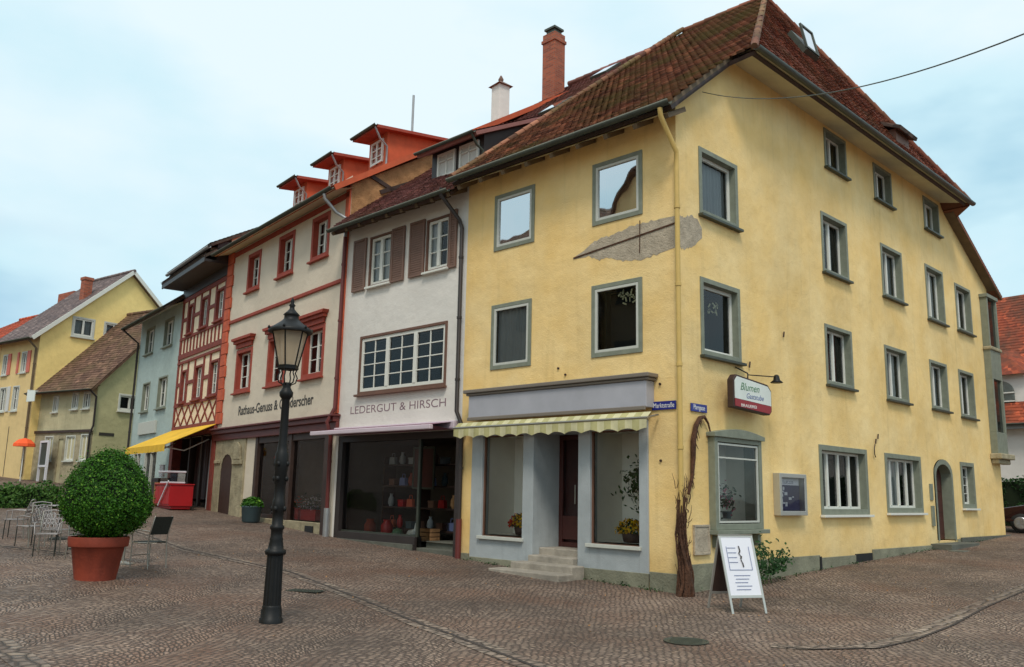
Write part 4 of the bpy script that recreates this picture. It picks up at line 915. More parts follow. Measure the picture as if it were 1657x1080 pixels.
pipe(B7, [(-.35,-beo-.06,9.98),(-.35,-beo-.04,9.85),(-.3,-.3,9.5),(-.05,-.1,9.3),(-.05,-.1,8.7)], .05, 'zinc', clips=False)
pipe(B7, [(-.05,-.1,8.75),(-.05,-.12,3.9),(-.1,-.3,3.5),(-.12,-.16,3.1),(-.12,-.14,.45)], .055, 'pipered')
m = MB(); m.tube([(-.12,-.14,.4),(-.12,-.14,1.2)], .085, 10); m.build('pipe_foot', M['zinc'], B7)
# small white chimney with tiled cap, mast
m = MB(); x, y = -5.6, 9.4; m.box(x-.27,x+.27,y-.27,y+.27,15.5,18.45); ch = m.build('chimney', M['white'], B7, bevel=.01)
m = MB(); m.add([(x-.38,y-.38,18.45),(x+.38,y-.38,18.45),(x+.38,y+.38,18.45),(x-.38,y+.38,18.45),(x,y,18.75)], [(0,1,4),(1,2,4),(2,3,4),(3,0,4),(3,2,1,0)]); m.lathe([(.08,0),(.12,.12),(.03,.3)], (x,y,18.66), 8); m.build('chimney_cap', M['brown'], ch)
m = MB(); m.tube([(-6.94,6.0,14.0),(-6.94,6.0,17.5)], .05, 8); m.build('antenna_mast', M['zinc'], B7)

# ------------------------------------------------------------------ half-timbered house
HT = thing('half_timbered_house', 'cream and red-brown half-timbered house above the red market counter', 'house', (-20.54,1.17,0), R(-9))
hw = 5.75; h2 = [(-4.52,-3.95,7.76,9.1),(-2.85,-1.98,7.76,9.05),(-.72,-.02,7.76,9.02)]; h1 = [(-4.95,-4.28,5.0,6.35),(-3.0,-2.05,5.0,6.35),(-1.05,-.1,5.0,6.35)]
h2 = [(-4.85,-4.15,7.82,9.08),(-3.1,-2.2,7.82,9.08),(-1.2,-.25,7.82,9.08)]; h1 = [(-5.05,-4.3,5.0,6.35),(-3.2,-2.2,5.0,6.35),(-1.25,-.25,5.0,6.35)]
shell(HT, M['cream'], hw, 12, -1, 10.9, [op(w+(.06,)) for w in h1+h2]+[(-5.4,-.15,.3,3.6)], sl=.5, sides=True)
for w in h1+h2: window(HT, I4, w, sur='timber', sw=.08, rd=.12, sash=2, nx=1, nz=3, cw=.06, mw=.03, curt='curtainw', half=.6, proud=.05, sill='timber')
m = MB(); yy0, yy1 = -.045, -.001
def hb(z, h=.2, a=-hw, b=0): m.box(a, b, yy0-.012, yy1, z, z+h)
for z, h in ((3.9,.16),(4.86,.10),(6.64,.10),(6.86,.20),(7.66,.10),(9.28,.16)): hb(z, h)
def vb(x, z0_, z1_, t=.12): m.box(x-t/2, x+t/2, yy0, yy1, z0_, z1_)
for ws, zt, zb in ((h1, 6.62, 4.98),(h2, 9.28, 7.78)):
    for w in ws: vb(w[0]-.08, zb, zt); vb(w[1]+.08, zb, zt); 
    xs = [-hw+.1]+[q for w in ws for q in (w[0]-.16, w[1]+.16)]+[-.1]
    for k in range(0, len(xs), 2):
        if xs[k+1]-xs[k] > .2: m.box(xs[k], xs[k+1], yy0+.005, yy1, (zb+zt)/2-.08, (zb+zt)/2+.06)
for k in range(13): vb(-hw+.2+k*(hw-.35)/12, 7.08, 7.66, .085)
for x in (-hw+.09, -.09): vb(x, 3.9, 9.3, .18)
n = 6
for k in range(n):
    x0 = -hw+.2+k*(hw-.4)/n; x1 = x0+(hw-.4)/n
    m.bar((x0,-.03,4.06),(x1,-.03,4.86),.03,.1,up=(0,-1,0)) if False else None
    for (a, b) in (((x0,4.06),(x1,4.86)),((x0,4.86),(x1,4.06))):
        dx, dz = b[0]-a[0], b[1]-a[1]; l = math.hypot(dx,dz); nx_, nz_ = -dz/l*.036, dx/l*.036
        m.ext([(a[0]-nx_,a[1]-nz_),(b[0]-nx_,b[1]-nz_),(b[0]+nx_,b[1]+nz_),(a[0]+nx_,a[1]+nz_)], yy0+(.012 if dz > 0 else .018), yy1)
m.build('timber_frame', M['timber'], HT)
gable_roof(HT, 'tile_d', hw, 12, 10.95, .55, .8, vo=.1); eaves(HT, hw, 10.85, .55, .75, 'darkwood', gmt='zinc')
m = MB(); m.box(-hw,0,-.07,-.02,9.46,9.82); m.box(-hw-.05,0,-.9,-.06,9.82,9.92); m.box(-hw-.1,.0,-.95,-.9,9.80,10.1); m.box(-hw,0,-.5,-.06,9.92,10.7); m.build('pent_eave', M['pipeblack'], HT, bevel=.01)
strip_roof(HT, 'pent_roof', M['tile_d'], (-hw-.1,-1.0,10.05), (1,0,0), (0,1,.7), [(0,0),(hw+.1,0),(hw+.1,.7),(0,.7)], .15)
m = MB(); m.box(-hw,-5.3,-.05,.3,.1,3.6); m.box(-.3,.1,-.05,.3,.1,3.6); m.box(-hw,.1,-.12,.2,3.6,3.88); m.build('ground_floor_piers', M['timber'], HT, bevel=.01)
m = MB(); m.poly([(-5.4,1.6,.3),(-.2,1.6,.3),(-.2,1.6,3.6),(-5.4,1.6,3.6)]); m.poly([(-5.4,.3,.3),(-5.4,1.6,.3),(-5.4,1.6,3.6),(-5.4,.3,3.6)]); m.poly([(-.2,.3,.3),(-.2,1.6,.3),(-.2,1.6,3.6),(-.2,.3,3.6)]); m.poly([(-5.4,.3,3.58),(-.2,.3,3.58),(-.2,1.6,3.58),(-5.4,1.6,3.58)]); m.box(-3.9,-3.75,.2,.3,.5,3.6); m.box(-2.4,-2.2,.2,.3,.5,3.6); m.box(-1.1,-.9,.2,.3,.5,3.6)
m.build('open_shopfront', M['darkwood'], HT)
curtain(HT, I4, -.85, -.45, .8, 3.4, .1, M['curtain'], 'drape'); curtain(HT, I4, -5.2, -3.2, 1.2, 3.5, .9, M['door'], 'drape', amp=.05, wl=.3)
# sloping yellow awning in front of the shop
ya_ = MB(); F = [(-5.9,-1.75,3.12),(-1.35,-1.75,3.12),(-.05,-.05,3.95),(-6.3,-.05,3.95)]
F = [(-5.7,-1.75,3.10),(.1,-1.75,3.10),(.1,-.03,3.92),(-5.7,-.03,3.92)]
ya_.add([*F, *[(p[0],p[1],p[2]+.02) for p in F]], [(0,1,2,3),(7,6,5,4),(0,1,5,4),(1,2,6,5),(3,0,4,7)])
m = ya_; yb_ = m.build('awning', M['yellowcloth'], HT); yb_['label'] = 'bright yellow sloping awning over the red counter'
m = MB(); nS = 60; V = []
for k in range(nS+1): u = -5.7+5.8*k/nS; V += [(u,-1.76-.008*math.sin(k),2.86+.02*abs(math.cos(k*.6))),(u,-1.76,3.11)]
m.add(V, [(2*k,2*k+2,2*k+3,2*k+1) for k in range(nS)]); m.build('valance', M['yellowcloth'], yb_)
m = MB(); m.tube([(-5.7,-1.72,3.09),(.1,-1.72,3.09)], .03); m.tube([(-4.9,-1.7,3.07),(-4.9,-.9,2.95),(-4.9,-.05,3.4)], .025); m.tube([(-.6,-1.7,3.07),(-.6,-.9,2.95),(-.6,-.05,3.4)], .025); m.build('folding_arm', M['alu'], yb_)

# ------------------------------------------------------------------ blue house
BL = thing('plastered_house', 'slim pale blue house behind the yellow awning, next to the half-timbered house', 'house', (-26.22,2.06,0), R(-8))
lw = 6.65; bo = [(-2.6,-1.2,7.7,8.95),(-5.6,-4.2,7.7,8.95),(-2.75,-1.35,5.0,6.4),(-5.3,-4.1,5.0,6.35)]
shell(BL, M['blue'], lw, 12, -1, 9.7, [op(w+(.06,)) for w in bo]+[(-5.9,-4.6,.6,3.2),(-4.0,-2.0,.6,3.2)], sl=.8)
for w in bo: window(BL, I4, w, sur='surround', sw=.07, rd=.16, sash=2, nx=1, nz=2, cw=.07, curt='curtainw', sill='surround')
gable_roof(BL, 'tile_d', lw, 12, 9.7, .8, .85, vo=.15); eaves(BL, lw, 9.7, .8, .8, 'casegrey', raf=False, vo=.1)
for a, b in ((-5.9,-4.6),(-4.0,-2.0)):
    m = MB(); ring(m, a, b, .6, 3.2, .1, .02, .15); m.box((a+b)/2-.04,(a+b)/2+.04,.02,.14,.7,3.1); s_ = m.build('shop_window', M['casegrey'], BL)
    m = MB(); m.poly([(a,.12,.6),(b,.12,.6),(b,.12,3.2),(a,.12,3.2)]); m.poly([(a,.5,.6),(b,.5,.6),(b,.5,3.2),(a,.5,3.2)], 1); m.build('pane', [M['shopglass'], M['black']], s_)
pipe(BL, [(-lw+.1,-.85,8.95),(-lw+.05,-.1,8.4),(-lw+.05,-.1,1.6)], .05, 'pipeblack')
m = MB(); m.box(-5.2,-2.4,-.09,-.001,3.95,4.5); m.build('name_board', M['casegrey'], BL, bevel=.01)

# ------------------------------------------------------------------ olive house closing the street
OL = thing('low_house', 'low olive plastered old house with a steep brown tiled roof at the street end', 'house', (-35.2,2.1,0), R(13))
ow = 5.3; oo = [(-3.7,-3.2,5.25,6.1),(-2.05,-1.5,5.35,6.2),(-1.1,-.5,5.35,6.2),(-3.95,-3.2,2.8,4.05),(-2.1,-1.3,2.8,4.05),(-.85,-.1,2.8,4.1)]
TRr = TR
m = MB(); wall(m, -ow, 0, 0, 6.75, [op(w+(.06,)) for w in oo[:3]], .25); m.build('wall', M['olive_front'], OL)
m = MB(); wall(m, -ow, -.02, 0, 4.2, [op(w+(.06,)) for w in oo[3:]]+[(-2.75,-2.35,1.3,3.9)], .25, w=-.06); m.build('ground_floor_wall', M['stone'], OL)
ohd = (1.15,2.45,5.33,6.2); oz = 6.75; osl = 1.05
m = MB(TR); wall(m, 0, 8.4, 0, oz+osl*4.2, [op(ohd+(.06,))], .25, planes=[(-osl,1,oz),(osl,1,oz+osl*8.4)]); m.build('gable_wall', M['olive'], OL)
m = MB(); m.poly([(-ow,0,0),(-ow,8.4,0),(-ow,8.4,oz),(-ow,4.2,oz+osl*4.2),(-ow,0,oz)]); m.poly([(-ow,8.4,0),(0,8.4,0),(0,8.4,oz),(-ow,8.4,oz)]); m.build('back_wall', M['olive'], OL)
for w in oo: window(OL, I4 if w in oo[:3] else Matrix.Translation((0,-.06,0)), w, sur='casegrey', sw=.06, rd=.1, sash=2, nz=2, cw=.05, sill='casegrey', curt='curtainw', half=.5)
window(OL, TR, ohd, sur='casement', sw=.09, rd=.08, sash=2, cw=.07, sill='casement')
m = MB(); m.box(-2.75,-2.35,.1,.16,1.3,3.9); m.build('door', M['darkwood'], OL)
m = MB(); m.box(-ow,.02,-.14,-.061,4.2,4.32); m.build('jetty_beam', M['darkwood'], OL)
gable_roof(OL, 'tile_b', ow, 8.4, oz, osl, .5, vo=.25, course=.2); eaves(OL, ow, oz, osl, .45, 'rafter', raf=False, vo=.2)
pipe(OL, [(.15,-.5,6.2),(.1,-.1,5.9),(.1,-.1,4.5),(-.05,-.15,4.1),(-.05,-.15,1.6)], .05, 'pipeblack', clips=False)
m = MB(); m.box(-4.6,-3.9,-.9,-.86,5.75,6.3); m.box(-4.6,-4.5,-.9,-.001,6.3,6.36); m.build('bracket_sign_board', M['lightbox'], OL)
m = MB(TR); m.box(.3,1.1,-.02,-.001,4.05,4.2); m.build('house_lettering', M['ink'], OL)

# ------------------------------------------------------------------ primrose gable house and its neighbour
Y2 = thing('gable_house', 'tall primrose yellow house with wide gable and brick chimney behind the low olive house', 'house', (-39.9,.6,0), R(8))
yw2 = 4.4; f1 = [(-2.35,-1.6,5.4,6.75),(-3.9,-3.1,5.4,6.75),(-1.8,-1.1,7.4,8.55),(-4.0,-3.3,7.4,8.55)]; sdw = [(1.55,2.8,9.5,10.6),(3.3,4.5,9.5,10.6)]
zy, sy2 = 9.55, .9
m = MB(); wall(m, -yw2, 0, 0, zy, [op(w+(.06,)) for w in f1], .2); m.build('front_wall', M['peach'], Y2)
m = MB(TR); wall(m, 0, 9.2, 0, zy+sy2*4.6, [op(w+(.06,)) for w in sdw], .2, planes=[(-sy2,1,zy),(sy2,1,zy+sy2*9.2)]); m.build('gable_wall', M['yellow2'], Y2)
m = MB(); m.poly([(-yw2,0,0),(-yw2,9.2,0),(-yw2,9.2,zy),(-yw2,4.6,zy+sy2*4.6),(-yw2,0,zy)]); m.build('back_wall', M['yellow2'], Y2)
for w in f1: window(Y2, I4, w, sur='casegrey', sw=.07, rd=.1, sash=2, nz=2, cw=.05, sill='casegrey')
for w in sdw: window(Y2, TR, w, sur='casegrey', sw=.1, rd=.06, sash=2, cw=.07, sill='casegrey', curt='curtain')
for a in (-2.62,-.75,-3.0,-2.05): 
    up = a in (-.75,-2.05,-3.0)
    m = MB(); m.box(a-.35 if a != -2.05 else a-.2, a, -.05, -.01, 7.4 if up else 5.4, 8.55 if up else 6.75); m.build('shutter', M['shutter2'] if up else M['curtainw'], Y2)
gable_roof(Y2, 'tile_p', yw2, 9.2, zy, sy2, .5, vo=.25, course=.2); gutter(Y2, (-yw2,-.58,9.1), (.25,-.58,9.1), .08)
m = MB(); m.bar((.27,-.5,zy-.5*sy2-.05),(.27,4.6,zy+sy2*4.6-.04),.05,.2); m.bar((.27,9.7,zy-.5*sy2-.05),(.27,4.6,zy+sy2*4.6-.04),.05,.2); m.build('verge_board', M['casement'], Y2)
m = MB(); m.box(-1.5,-1.05,2.5,2.95,11.2,13.1); m.box(-1.54,-1.01,2.46,2.99,12.95,13.12); m.build('chimney', M['brick'], Y2, bevel=.01)
pipe(Y2, [(-.1,-.5,8.98),(-.08,-.1,8.6),(-.08,-.1,2.0)], .06, 'rafter')
m = MB(); m.box(-2.3,-2.27,-.02,-.001,2.0,4.6); m.build('wall_seam', M['ink'], Y2)
OR = thing('tiled_roof_house', 'house with an orange-red tiled roof at the left edge beyond the primrose house', 'house', (-44.3,-.02,0), R(8))
shell(OR, M['peach'], 9, 9.2, 0, 9.3, [op(w+(.06,)) for w in [(-1.5,-.7,7.4,8.5),(-3.4,-2.6,7.4,8.5),(-1.5,-.7,5.4,6.7)]], sl=.58)
for w in [(-1.5,-.7,7.4,8.5),(-3.4,-2.6,7.4,8.5),(-1.5,-.7,5.4,6.7)]: window(OR, I4, w, sur='casegrey', sw=.07, rd=.1, sash=2, nz=2, cw=.05)
gable_roof(OR, 'tile_o', 9, 9.2, 9.4, .62, .5, vo=0, course=.2)
m = MB(); m.box(-2.6,-.7,3.9,4.9,11.6,13.1); m.build('chimney', M['brick'], OR, bevel=.01)

# ------------------------------------------------------------------ white building on the right
WB = thing('red_roofed_building', 'white building with tall rust-red tiled roof, behind the hedge and car', 'building', (6.0,29.0,0), R(-8))
wbw = 24; ze = 5.35
m = MB(); wall(m, -wbw, 6, -1, ze, [(-6.9,-5.2,.7,3.0)], .3); m.poly([(6,0,-1),(6,10,-1),(6,10,ze),(6,0,ze)]); m.build('wall', M['white'], WB)
m = MB(); 
for s_ in (-1,1):
    P = [(-6.05+s_*.85,2.2)]+[(-6.05+s_*.85*math.cos(math.pi/2*k/6), 2.2+.8*math.sin(math.pi/2*k/6)) for k in range(1,7)]+[(-6.05+s_*.85,3.0)]
    m.ext(P, .001, .29)
m.build('arch_head', M['white'], WB)
m = MB(); m.poly([(-6.9,.28,.7),(-5.2,.28,.7),(-5.2,.28,3.0),(-6.9,.28,3.0)]); m.build('arched_opening', M['darkwood'], WB)
strip_roof(WB, 'roof', M['tile_r'], (-wbw,-.5,ze-.15), (1,0,0), (0,1,1.25), [(0,0),(30,0),(30,9.0),(0,9.0)], .2)
gutter(WB, (-wbw,-.56,ze-.12), (6,-.56,ze-.12), .09)
m = MB(); m.box(-wbw,6,-.45,-.001,ze-.35,ze-.2); m.build('cornice', M['curtain'], WB)
dx = -9.35
m = MB(); m.box(dx-1.3,dx+1.1,.35,2.6,ze+.3,ze+2.2); db = m.build('dormer', M['white'], WB, bevel=.02)
m = MB(); m.add([(dx-1.6,0,ze+2.15),(dx+1.4,0,ze+2.15),(dx+1.4,3.4,ze+2.9),(dx-1.6,3.4,ze+2.9),(dx-.1,1.2,ze+3.4),(dx-.1,3.9,ze+3.9)], [(0,1,4),(1,2,5,4),(3,0,4,5),(0,1,2,3)]); m.build('dormer_roof', M['tile_r'], db)
m = MB(); P = [(dx-.45,ze+.5),(dx+.65,ze+.5),(dx+.65,ze+1.35)]+[(dx+.1+.55*math.cos(math.pi*k/10), ze+1.35+.55*math.sin(math.pi*k/10)) for k in range(1,10)]+[(dx-.45,ze+1.35)]
m.ext(P, .30, .34); m.build('pane', M['glass'], db)
m = MB(); m.box(dx+.07,dx+.13,.27,.3,ze+.5,ze+1.9); m.box(dx-.45,dx+.65,.27,.3,ze+.93,ze+.99); m.box(dx-.45,dx+.65,.27,.3,ze+1.32,ze+1.38); m.build('glazing_bar', M['casement'], db)
m = MB(); m.box(dx-1.9,dx-1.4,1.9,2.3,ze+3.2,ze+3.35); m.build('roof_hatch', M['zinc'], WB)
#PART4
def milky():
    m = bpy.data.materials.new('lantern_glass'); m.use_nodes = True; N = m.node_tree.nodes; L = m.node_tree.links; b = N['Principled BSDF']
    b.inputs['Base Color'].default_value = (*lin(226,206,180), 1); b.inputs['Roughness'].default_value = .2
    t = N.new('ShaderNodeBsdfTranslucent'); t.inputs['Color'].default_value = (*lin(226,206,180), 1); p = N.new('ShaderNodeBsdfTransparent')
    m1 = N.new('ShaderNodeMixShader'); m2 = N.new('ShaderNodeMixShader'); m1.inputs['Fac'].default_value = .55; m2.inputs['Fac'].default_value = .35
    L.new(b.outputs[0], m1.inputs[1]); L.new(t.outputs[0], m1.inputs[2]); L.new(m1.outputs[0], m2.inputs[1]); L.new(p.outputs[0], m2.inputs[2]); L.new(m2.outputs[0], N['Material Output'].inputs['Surface']); return m
M['lantern_glass'] = milky()
# ------------------------------------------------------------------ street lamp
lx, ly = -1.04, -7.52
LP = thing('street_lamp', 'ornate black cast iron street lamp with glass lantern standing on the cobbles', 'street lamp', (lx,ly,gz(lx,ly)), R(12))
m = MB()
m.lathe([(.145,-.03),(.145,.05),(.13,.06),(.13,.15),(.118,.17),(.122,.19),(.108,.21)], n=16)
m.build('plinth', M['iron'], LP)
m = MB(); prof = []
for k in range(20):
    an = 2*math.pi*k/20
V = []; zz = [.2,.3,.5,.7,.83]
for z in zz:
    r = .112-.02*(z-.2)
    for k in range(32): an = 2*math.pi*k/32; q = r*(1-(.07 if k % 2 else 0)); V.append((q*math.cos(an), q*math.sin(an), z))
m.add(V, [(i*32+k, i*32+(k+1)%32, (i+1)*32+(k+1)%32, (i+1)*32+k) for i in range(len(zz)-1) for k in range(32)])
m.lathe([(.1,.82),(.128,.83),(.132,.86),(.128,.885),(.1,.9),(.092,.95),(.082,1.0),(.085,1.02),(.074,1.05),(.074,1.13),(.09,1.15),(.09,1.18),(.07,1.2),(.068,1.35),(.08,1.37),(.08,1.5),(.068,1.52),(.066,1.7),(.078,1.72),(.078,1.88),(.086,1.9),(.086,2.1),(.07,2.13),(.06,2.2),(.054,2.3),(.05,2.8),(.06,2.82),(.085,2.85),(.09,2.9),(.07,2.93),(.05,2.97),(.06,3.0),(.05,3.03)], n=16)
m.build('post', M['iron'], LP)
for z in (1.4, 1.78, 1.97):
    for k in range(4): m = MB(); an = math.pi/2*k+.4; c = Vector((.082*math.cos(an),.082*math.sin(an),z)); m.lathe([(.0,-.035),(.02,-.03),(.028,0),(.02,.03),(0,.035)], c, 6); m.build('cast_boss', M['iron'], LP)
m = MB()
for k in range(6):
    an = math.pi/3*k; c, s_ = math.cos(an), math.sin(an)
    m.tube([(.05*c,.05*s_,3.0),(.11*c,.11*s_,3.03),(.13*c,.13*s_,3.10),(.10*c,.10*s_,3.16),(.125*c,.125*s_,3.22)], .009, 6)
m.lathe([(.12,3.2),(.14,3.21),(.14,3.235),(.12,3.24)], n=6, smooth=False); m.build('cradle', M['iron'], LP)
m = MB()
for k in range(6):
    an = math.pi/3*k; c, s_ = math.cos(an), math.sin(an); m.bar((.125*c,.125*s_,3.23),(.235*c,.235*s_,3.72),.014,.014)
    c2, s2 = math.cos(an+math.pi/3), math.sin(an+math.pi/3); m.bar((.13*c,.13*s_,3.25),(.13*c2,.13*s2,3.25),.016,.02); m.bar((.235*c,.235*s_,3.715),(.235*c2,.235*s2,3.715),.02,.03)
lan = m.build('lantern_frame', M['iron'], LP)
m = MB(); m.lathe([(.122,3.25),(.228,3.705)], n=6, smooth=False); m.build('lantern_glass', M['lantern_glass'], lan)
m = MB(); m.lathe([(.03,3.24),(.05,3.3),(.075,3.38),(.085,3.5),(.11,3.58),(.12,3.66),(.04,3.70)], n=14); m.build('mantle', M['milk'], lan)
m = MB(); m.lathe([(.29,3.70),(.295,3.72),(.28,3.745),(.21,3.79),(.13,3.85),(.1,3.88),(.095,3.93),(.11,3.94),(.07,3.98),(.035,4.02),(.03,4.05),(.045,4.07),(.02,4.1),(.028,4.12),(.006,4.18)], n=18)
for k in range(6): an = math.pi/3*k; m.lathe([(0,0),(.02,.01),(.014,.035),(0,.05)], (.285*math.cos(an),.285*math.sin(an),3.73), 6)
m.build('lantern_roof', M['iron'], LP)
# ------------------------------------------------------------------ potted boxwood
px_, py_ = -5.62, -8.02; pz = gz(px_,py_)
PT = thing('plant_pot', 'large terracotta pot holding the clipped boxwood', 'flower pot', (px_,py_,pz))
m = MB(); m.lathe([(.30,-.03),(.305,.0),(.39,.49),(.405,.5),(.44,.505),(.445,.52),(.455,.64),(.445,.66),(.41,.66),(.40,.60)], n=40); m.build('pot_body', M['terracotta'], PT)
m = MB(); m.lathe([(.40,.60),(.1,.62)], n=24); m.build('potting_soil', M['soil'], PT)
SH = thing('clipped_boxwood', 'dense egg-shaped green boxwood growing in the terracotta pot', 'shrub', (px_+.05,py_+.05,pz+.60))
rg = random.Random(11)
def egg(th, ph):      # th 0..pi from top
    z = math.cos(th); rr = math.sin(th)
    R_ = .67*(1+.05*math.sin(3*ph+2*z)+.03*math.sin(7*ph+5*z)) * (1-.16*max(0,z)**1.5)
    return Vector((rr*math.cos(ph)*R_, rr*math.sin(ph)*R_, .60+(.82 if z > 0 else .56)*z))
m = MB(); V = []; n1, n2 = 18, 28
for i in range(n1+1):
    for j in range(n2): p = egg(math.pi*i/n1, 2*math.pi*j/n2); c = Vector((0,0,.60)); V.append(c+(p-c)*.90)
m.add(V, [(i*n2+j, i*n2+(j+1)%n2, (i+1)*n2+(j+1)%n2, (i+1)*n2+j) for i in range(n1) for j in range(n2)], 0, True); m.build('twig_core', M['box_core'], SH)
m = MB()
for k in range(26000):
    z = rg.uniform(-1,1); th = math.acos(z); ph = rg.uniform(0,2*math.pi); p = egg(th,ph); c = Vector((0,0,.60)); n = (p-c).normalized()
    f = .90+.10*rg.random()**.6 + .045*math.sin(ph*13+z*9)*math.sin(z*15+ph*3)+.03*math.sin(ph*29+z*5)*math.sin(z*31)+(rg.random()**14)*.16
    leaves(m, c+(p-c)*f, n, .038, rg)
m.build('foliage', M['box_leaf'], SH)
m = MB(); m.tube([(0,0,-.05),(.01,0,.3)], .045, 8); m.build('stem', M['bark'], SH)
# ------------------------------------------------------------------ bistro chair and table behind the pot
def chair(loc, rz, label, g=None):
    t = thing('bistro_chair', label, 'chair', loc, rz, g)
    m = MB()
    m.tube([(-.2,-.2,0),(-.2,-.2,.44)], .011, 8); m.build('leg', M['chrome'], t)
    m = MB(); m.tube([(-.2,.2,0),(-.2,.2,.44)], .011, 8); m.build('leg', M['chrome'], t)
    for y in (-.2,.2):
        m = MB(); m.tube([(.24,y,0),(.2,y,.44),(.22,y,.6),(.31,y,.88),(.30,y*.9,.9)], .011, 8); m.build('leg', M['chrome'], t)
    m = MB()
    m.tube([(-.2,-.2,.44),(.2,-.2,.44),(.2,.2,.44),(-.2,.2,.44),(-.2,-.2,.44)], .012, 8); m.tube([(-.2,-.2,.12+.1),(-.2,.2,.22)], .009, 8)
    for y in (-.22,.22): m.tube([(-.18,y,.44),(-.19,y,.64),(.0,y,.66),(.24,y,.64)], .011, 8)
    m.build('seat_frame', M['chrome'], t)
    m = MB(); m.box(-.19,.2,-.19,.19,.445,.465); m.build('seat', M['wicker'], t, bevel=.008)
    m = MB(); m.obox((.265,0,.74),(.008,0,.003),(0,.2,0),(.055,0,.155)); m.build('backrest', M['wicker'], t, bevel=.006)
    return t
cx1, cy1 = -6.62, -6.78
chair((cx1,cy1,gz(cx1,cy1)), R(18), 'dark wicker bistro chair with steel legs, right of the potted boxwood')
tx, ty = -7.35, -6.92
TB = thing('bistro_table', 'small round steel bistro table half hidden behind the potted boxwood', 'table', (tx,ty,gz(tx,ty)))
m = MB(); m.lathe([(.33,.71),(.35,.72),(.35,.735),(.33,.74)], n=28); m.build('table_top', M['alu'], TB)
m = MB(); m.tube([(0,0,.02),(0,0,.72)], .025, 10); m.lathe([(.22,0),(.2,.02),(.03,.05)], n=16); m.build('pedestal', M['chrome'], TB)
cx2, cy2 = -8.1, -7.35
chair((cx2,cy2,gz(cx2,cy2)), R(200), 'dark wicker bistro chair mostly hidden behind the left side of the pot')
M['chairmetal'] = mat('grey_white_chair_lacquer', lin(158,152,150), .45, metal=.2, var=.2, nscale=12)
# ------------------------------------------------------------------ light metal garden chairs in a loose row left of the pot
def lace_chair(loc, rz, label):
    t = thing('metal_chair', label, 'chair', loc, rz, 'light metal chairs left of the boxwood'); t.scale = (.9,.9,.9)
    for y in (-.2,.2):
        m = MB(); m.tube([(-.2,y,0),(-.19,y,.44)], .012, 6); m.build('leg', M['wicker'], t)
        m = MB(); m.tube([(.25,y,0),(.2,y,.44),(.24,y,.66),(.33,y,.9)], .013, 6); m.build('leg', M['chrome'], t)
    m = MB(); m.tube([(-.2,-.21,.45),(-.2,.21,.45),(.2,.21,.45),(.2,-.21,.45),(-.2,-.21,.45)], .014, 6)
    for k in range(7): m.bar((-.19+.055*k,-.2,.455),(-.19+.055*k,.2,.455),.034,.012)
    m.build('slatted_seat', M['chairmetal'], t)
    m = MB()
    for a in range(3):
        for b in range(5):
            c = Vector((.255+.045*(a-1)*.9+.02, -.15+.075*b, .60+.1*a)); n = 8
            m.tube([c+Vector((.012*math.sin(2*math.pi*k/n),.036*math.cos(2*math.pi*k/n),.05*math.sin(2*math.pi*k/n))) for k in range(n+1)], .009, 5)
    m.tube([(.33,-.2,.9),(.335,0,.93),(.33,.2,.9)], .014, 6); m.build('lattice_backrest', M['chairmetal'], t)
    for y in (-.24,.24): m = MB(); m.tube([(-.17,y*.9,.45),(-.16,y,.66),(.02,y,.68),(.26,y,.66)], .014, 6); m.build('armrest', M['chairmetal'], t)
for x, y, a, lab in ((-8.9,-7.75,150,'light metal lattice chair nearest the terracotta pot, on its left'),(-9.75,-7.35,215,'second light metal chair left of the pot, turned to the small table'),
                     (-10.6,-7.55,20,'light metal chair in the middle of the row left of the pot'),(-11.4,-7.1,170,'fourth light metal chair, behind the middle one'),(-12.3,-7.35,60,'farthest left light metal chair, in front of the low hedge')):
    lace_chair((x,y,gz(x,y)), R(a), lab)
for x, y, lab in ((-9.9,-6.8,'round metal table among the light chairs left of the pot'),(-11.9,-6.6,'far round metal table close to the low hedge')):
    t = thing('bistro_table', lab, 'table', (x,y,gz(x,y))); m = MB(); m.lathe([(.33,.71),(.35,.72),(.35,.735),(.33,.74)], n=24); m.build('table_top', M['chairmetal'], t); m = MB(); m.tube([(0,0,.02),(0,0,.72)], .025, 8); m.lathe([(.22,0),(.2,.02),(.03,.05)], n=14); m.build('pedestal', M['wicker'], t)
# ------------------------------------------------------------------ hedges
def hedge(name, label, loc, rz, L_, D_, H_, n, size, mt, seed, kind=None):
    t = thing(name, label, 'hedge', loc, rz); rg = random.Random(seed)
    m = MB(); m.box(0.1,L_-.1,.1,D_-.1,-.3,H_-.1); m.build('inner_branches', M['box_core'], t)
    m = MB()
    for k in range(n):
        f = rg.random()
        if f < .4: p = (rg.uniform(0,L_), rg.uniform(0,.1), rg.uniform(0,H_)); nn = (0,-1,.3)
        elif f < .65: p = (rg.uniform(0,L_), rg.uniform(0,D_), H_-rg.uniform(0,.1)); nn = (0,0,1)
        elif f < .85: p = (L_-rg.uniform(0,.1), rg.uniform(0,D_), rg.uniform(0,H_)); nn = (1,0,.2)
        else: p = (rg.uniform(0,.1), rg.uniform(0,D_), rg.uniform(0,H_)); nn = (-1,0,.2)
        b = .09*(math.sin(p[0]*5.1)+math.sin(p[0]*2.3+p[2]*4)+math.sin(p[1]*6+p[2]*5))
        leaves(m, (p[0]+nn[0]*b, p[1]+nn[1]*b, p[2]+(b if nn[2] == 1 else 0)), nn, size, rg)
    m.build('foliage', mt, t); return t
hx, hy = -21.6, -3.75
hedge('low_hedge', 'low loose green hedge at the far left edge of the square', (hx-.2,hy-5.2,gz(hx,hy)-.05), R(84), 5.2, 1.3, .72, 8000, .10, M['hedge_leaf'], 5)
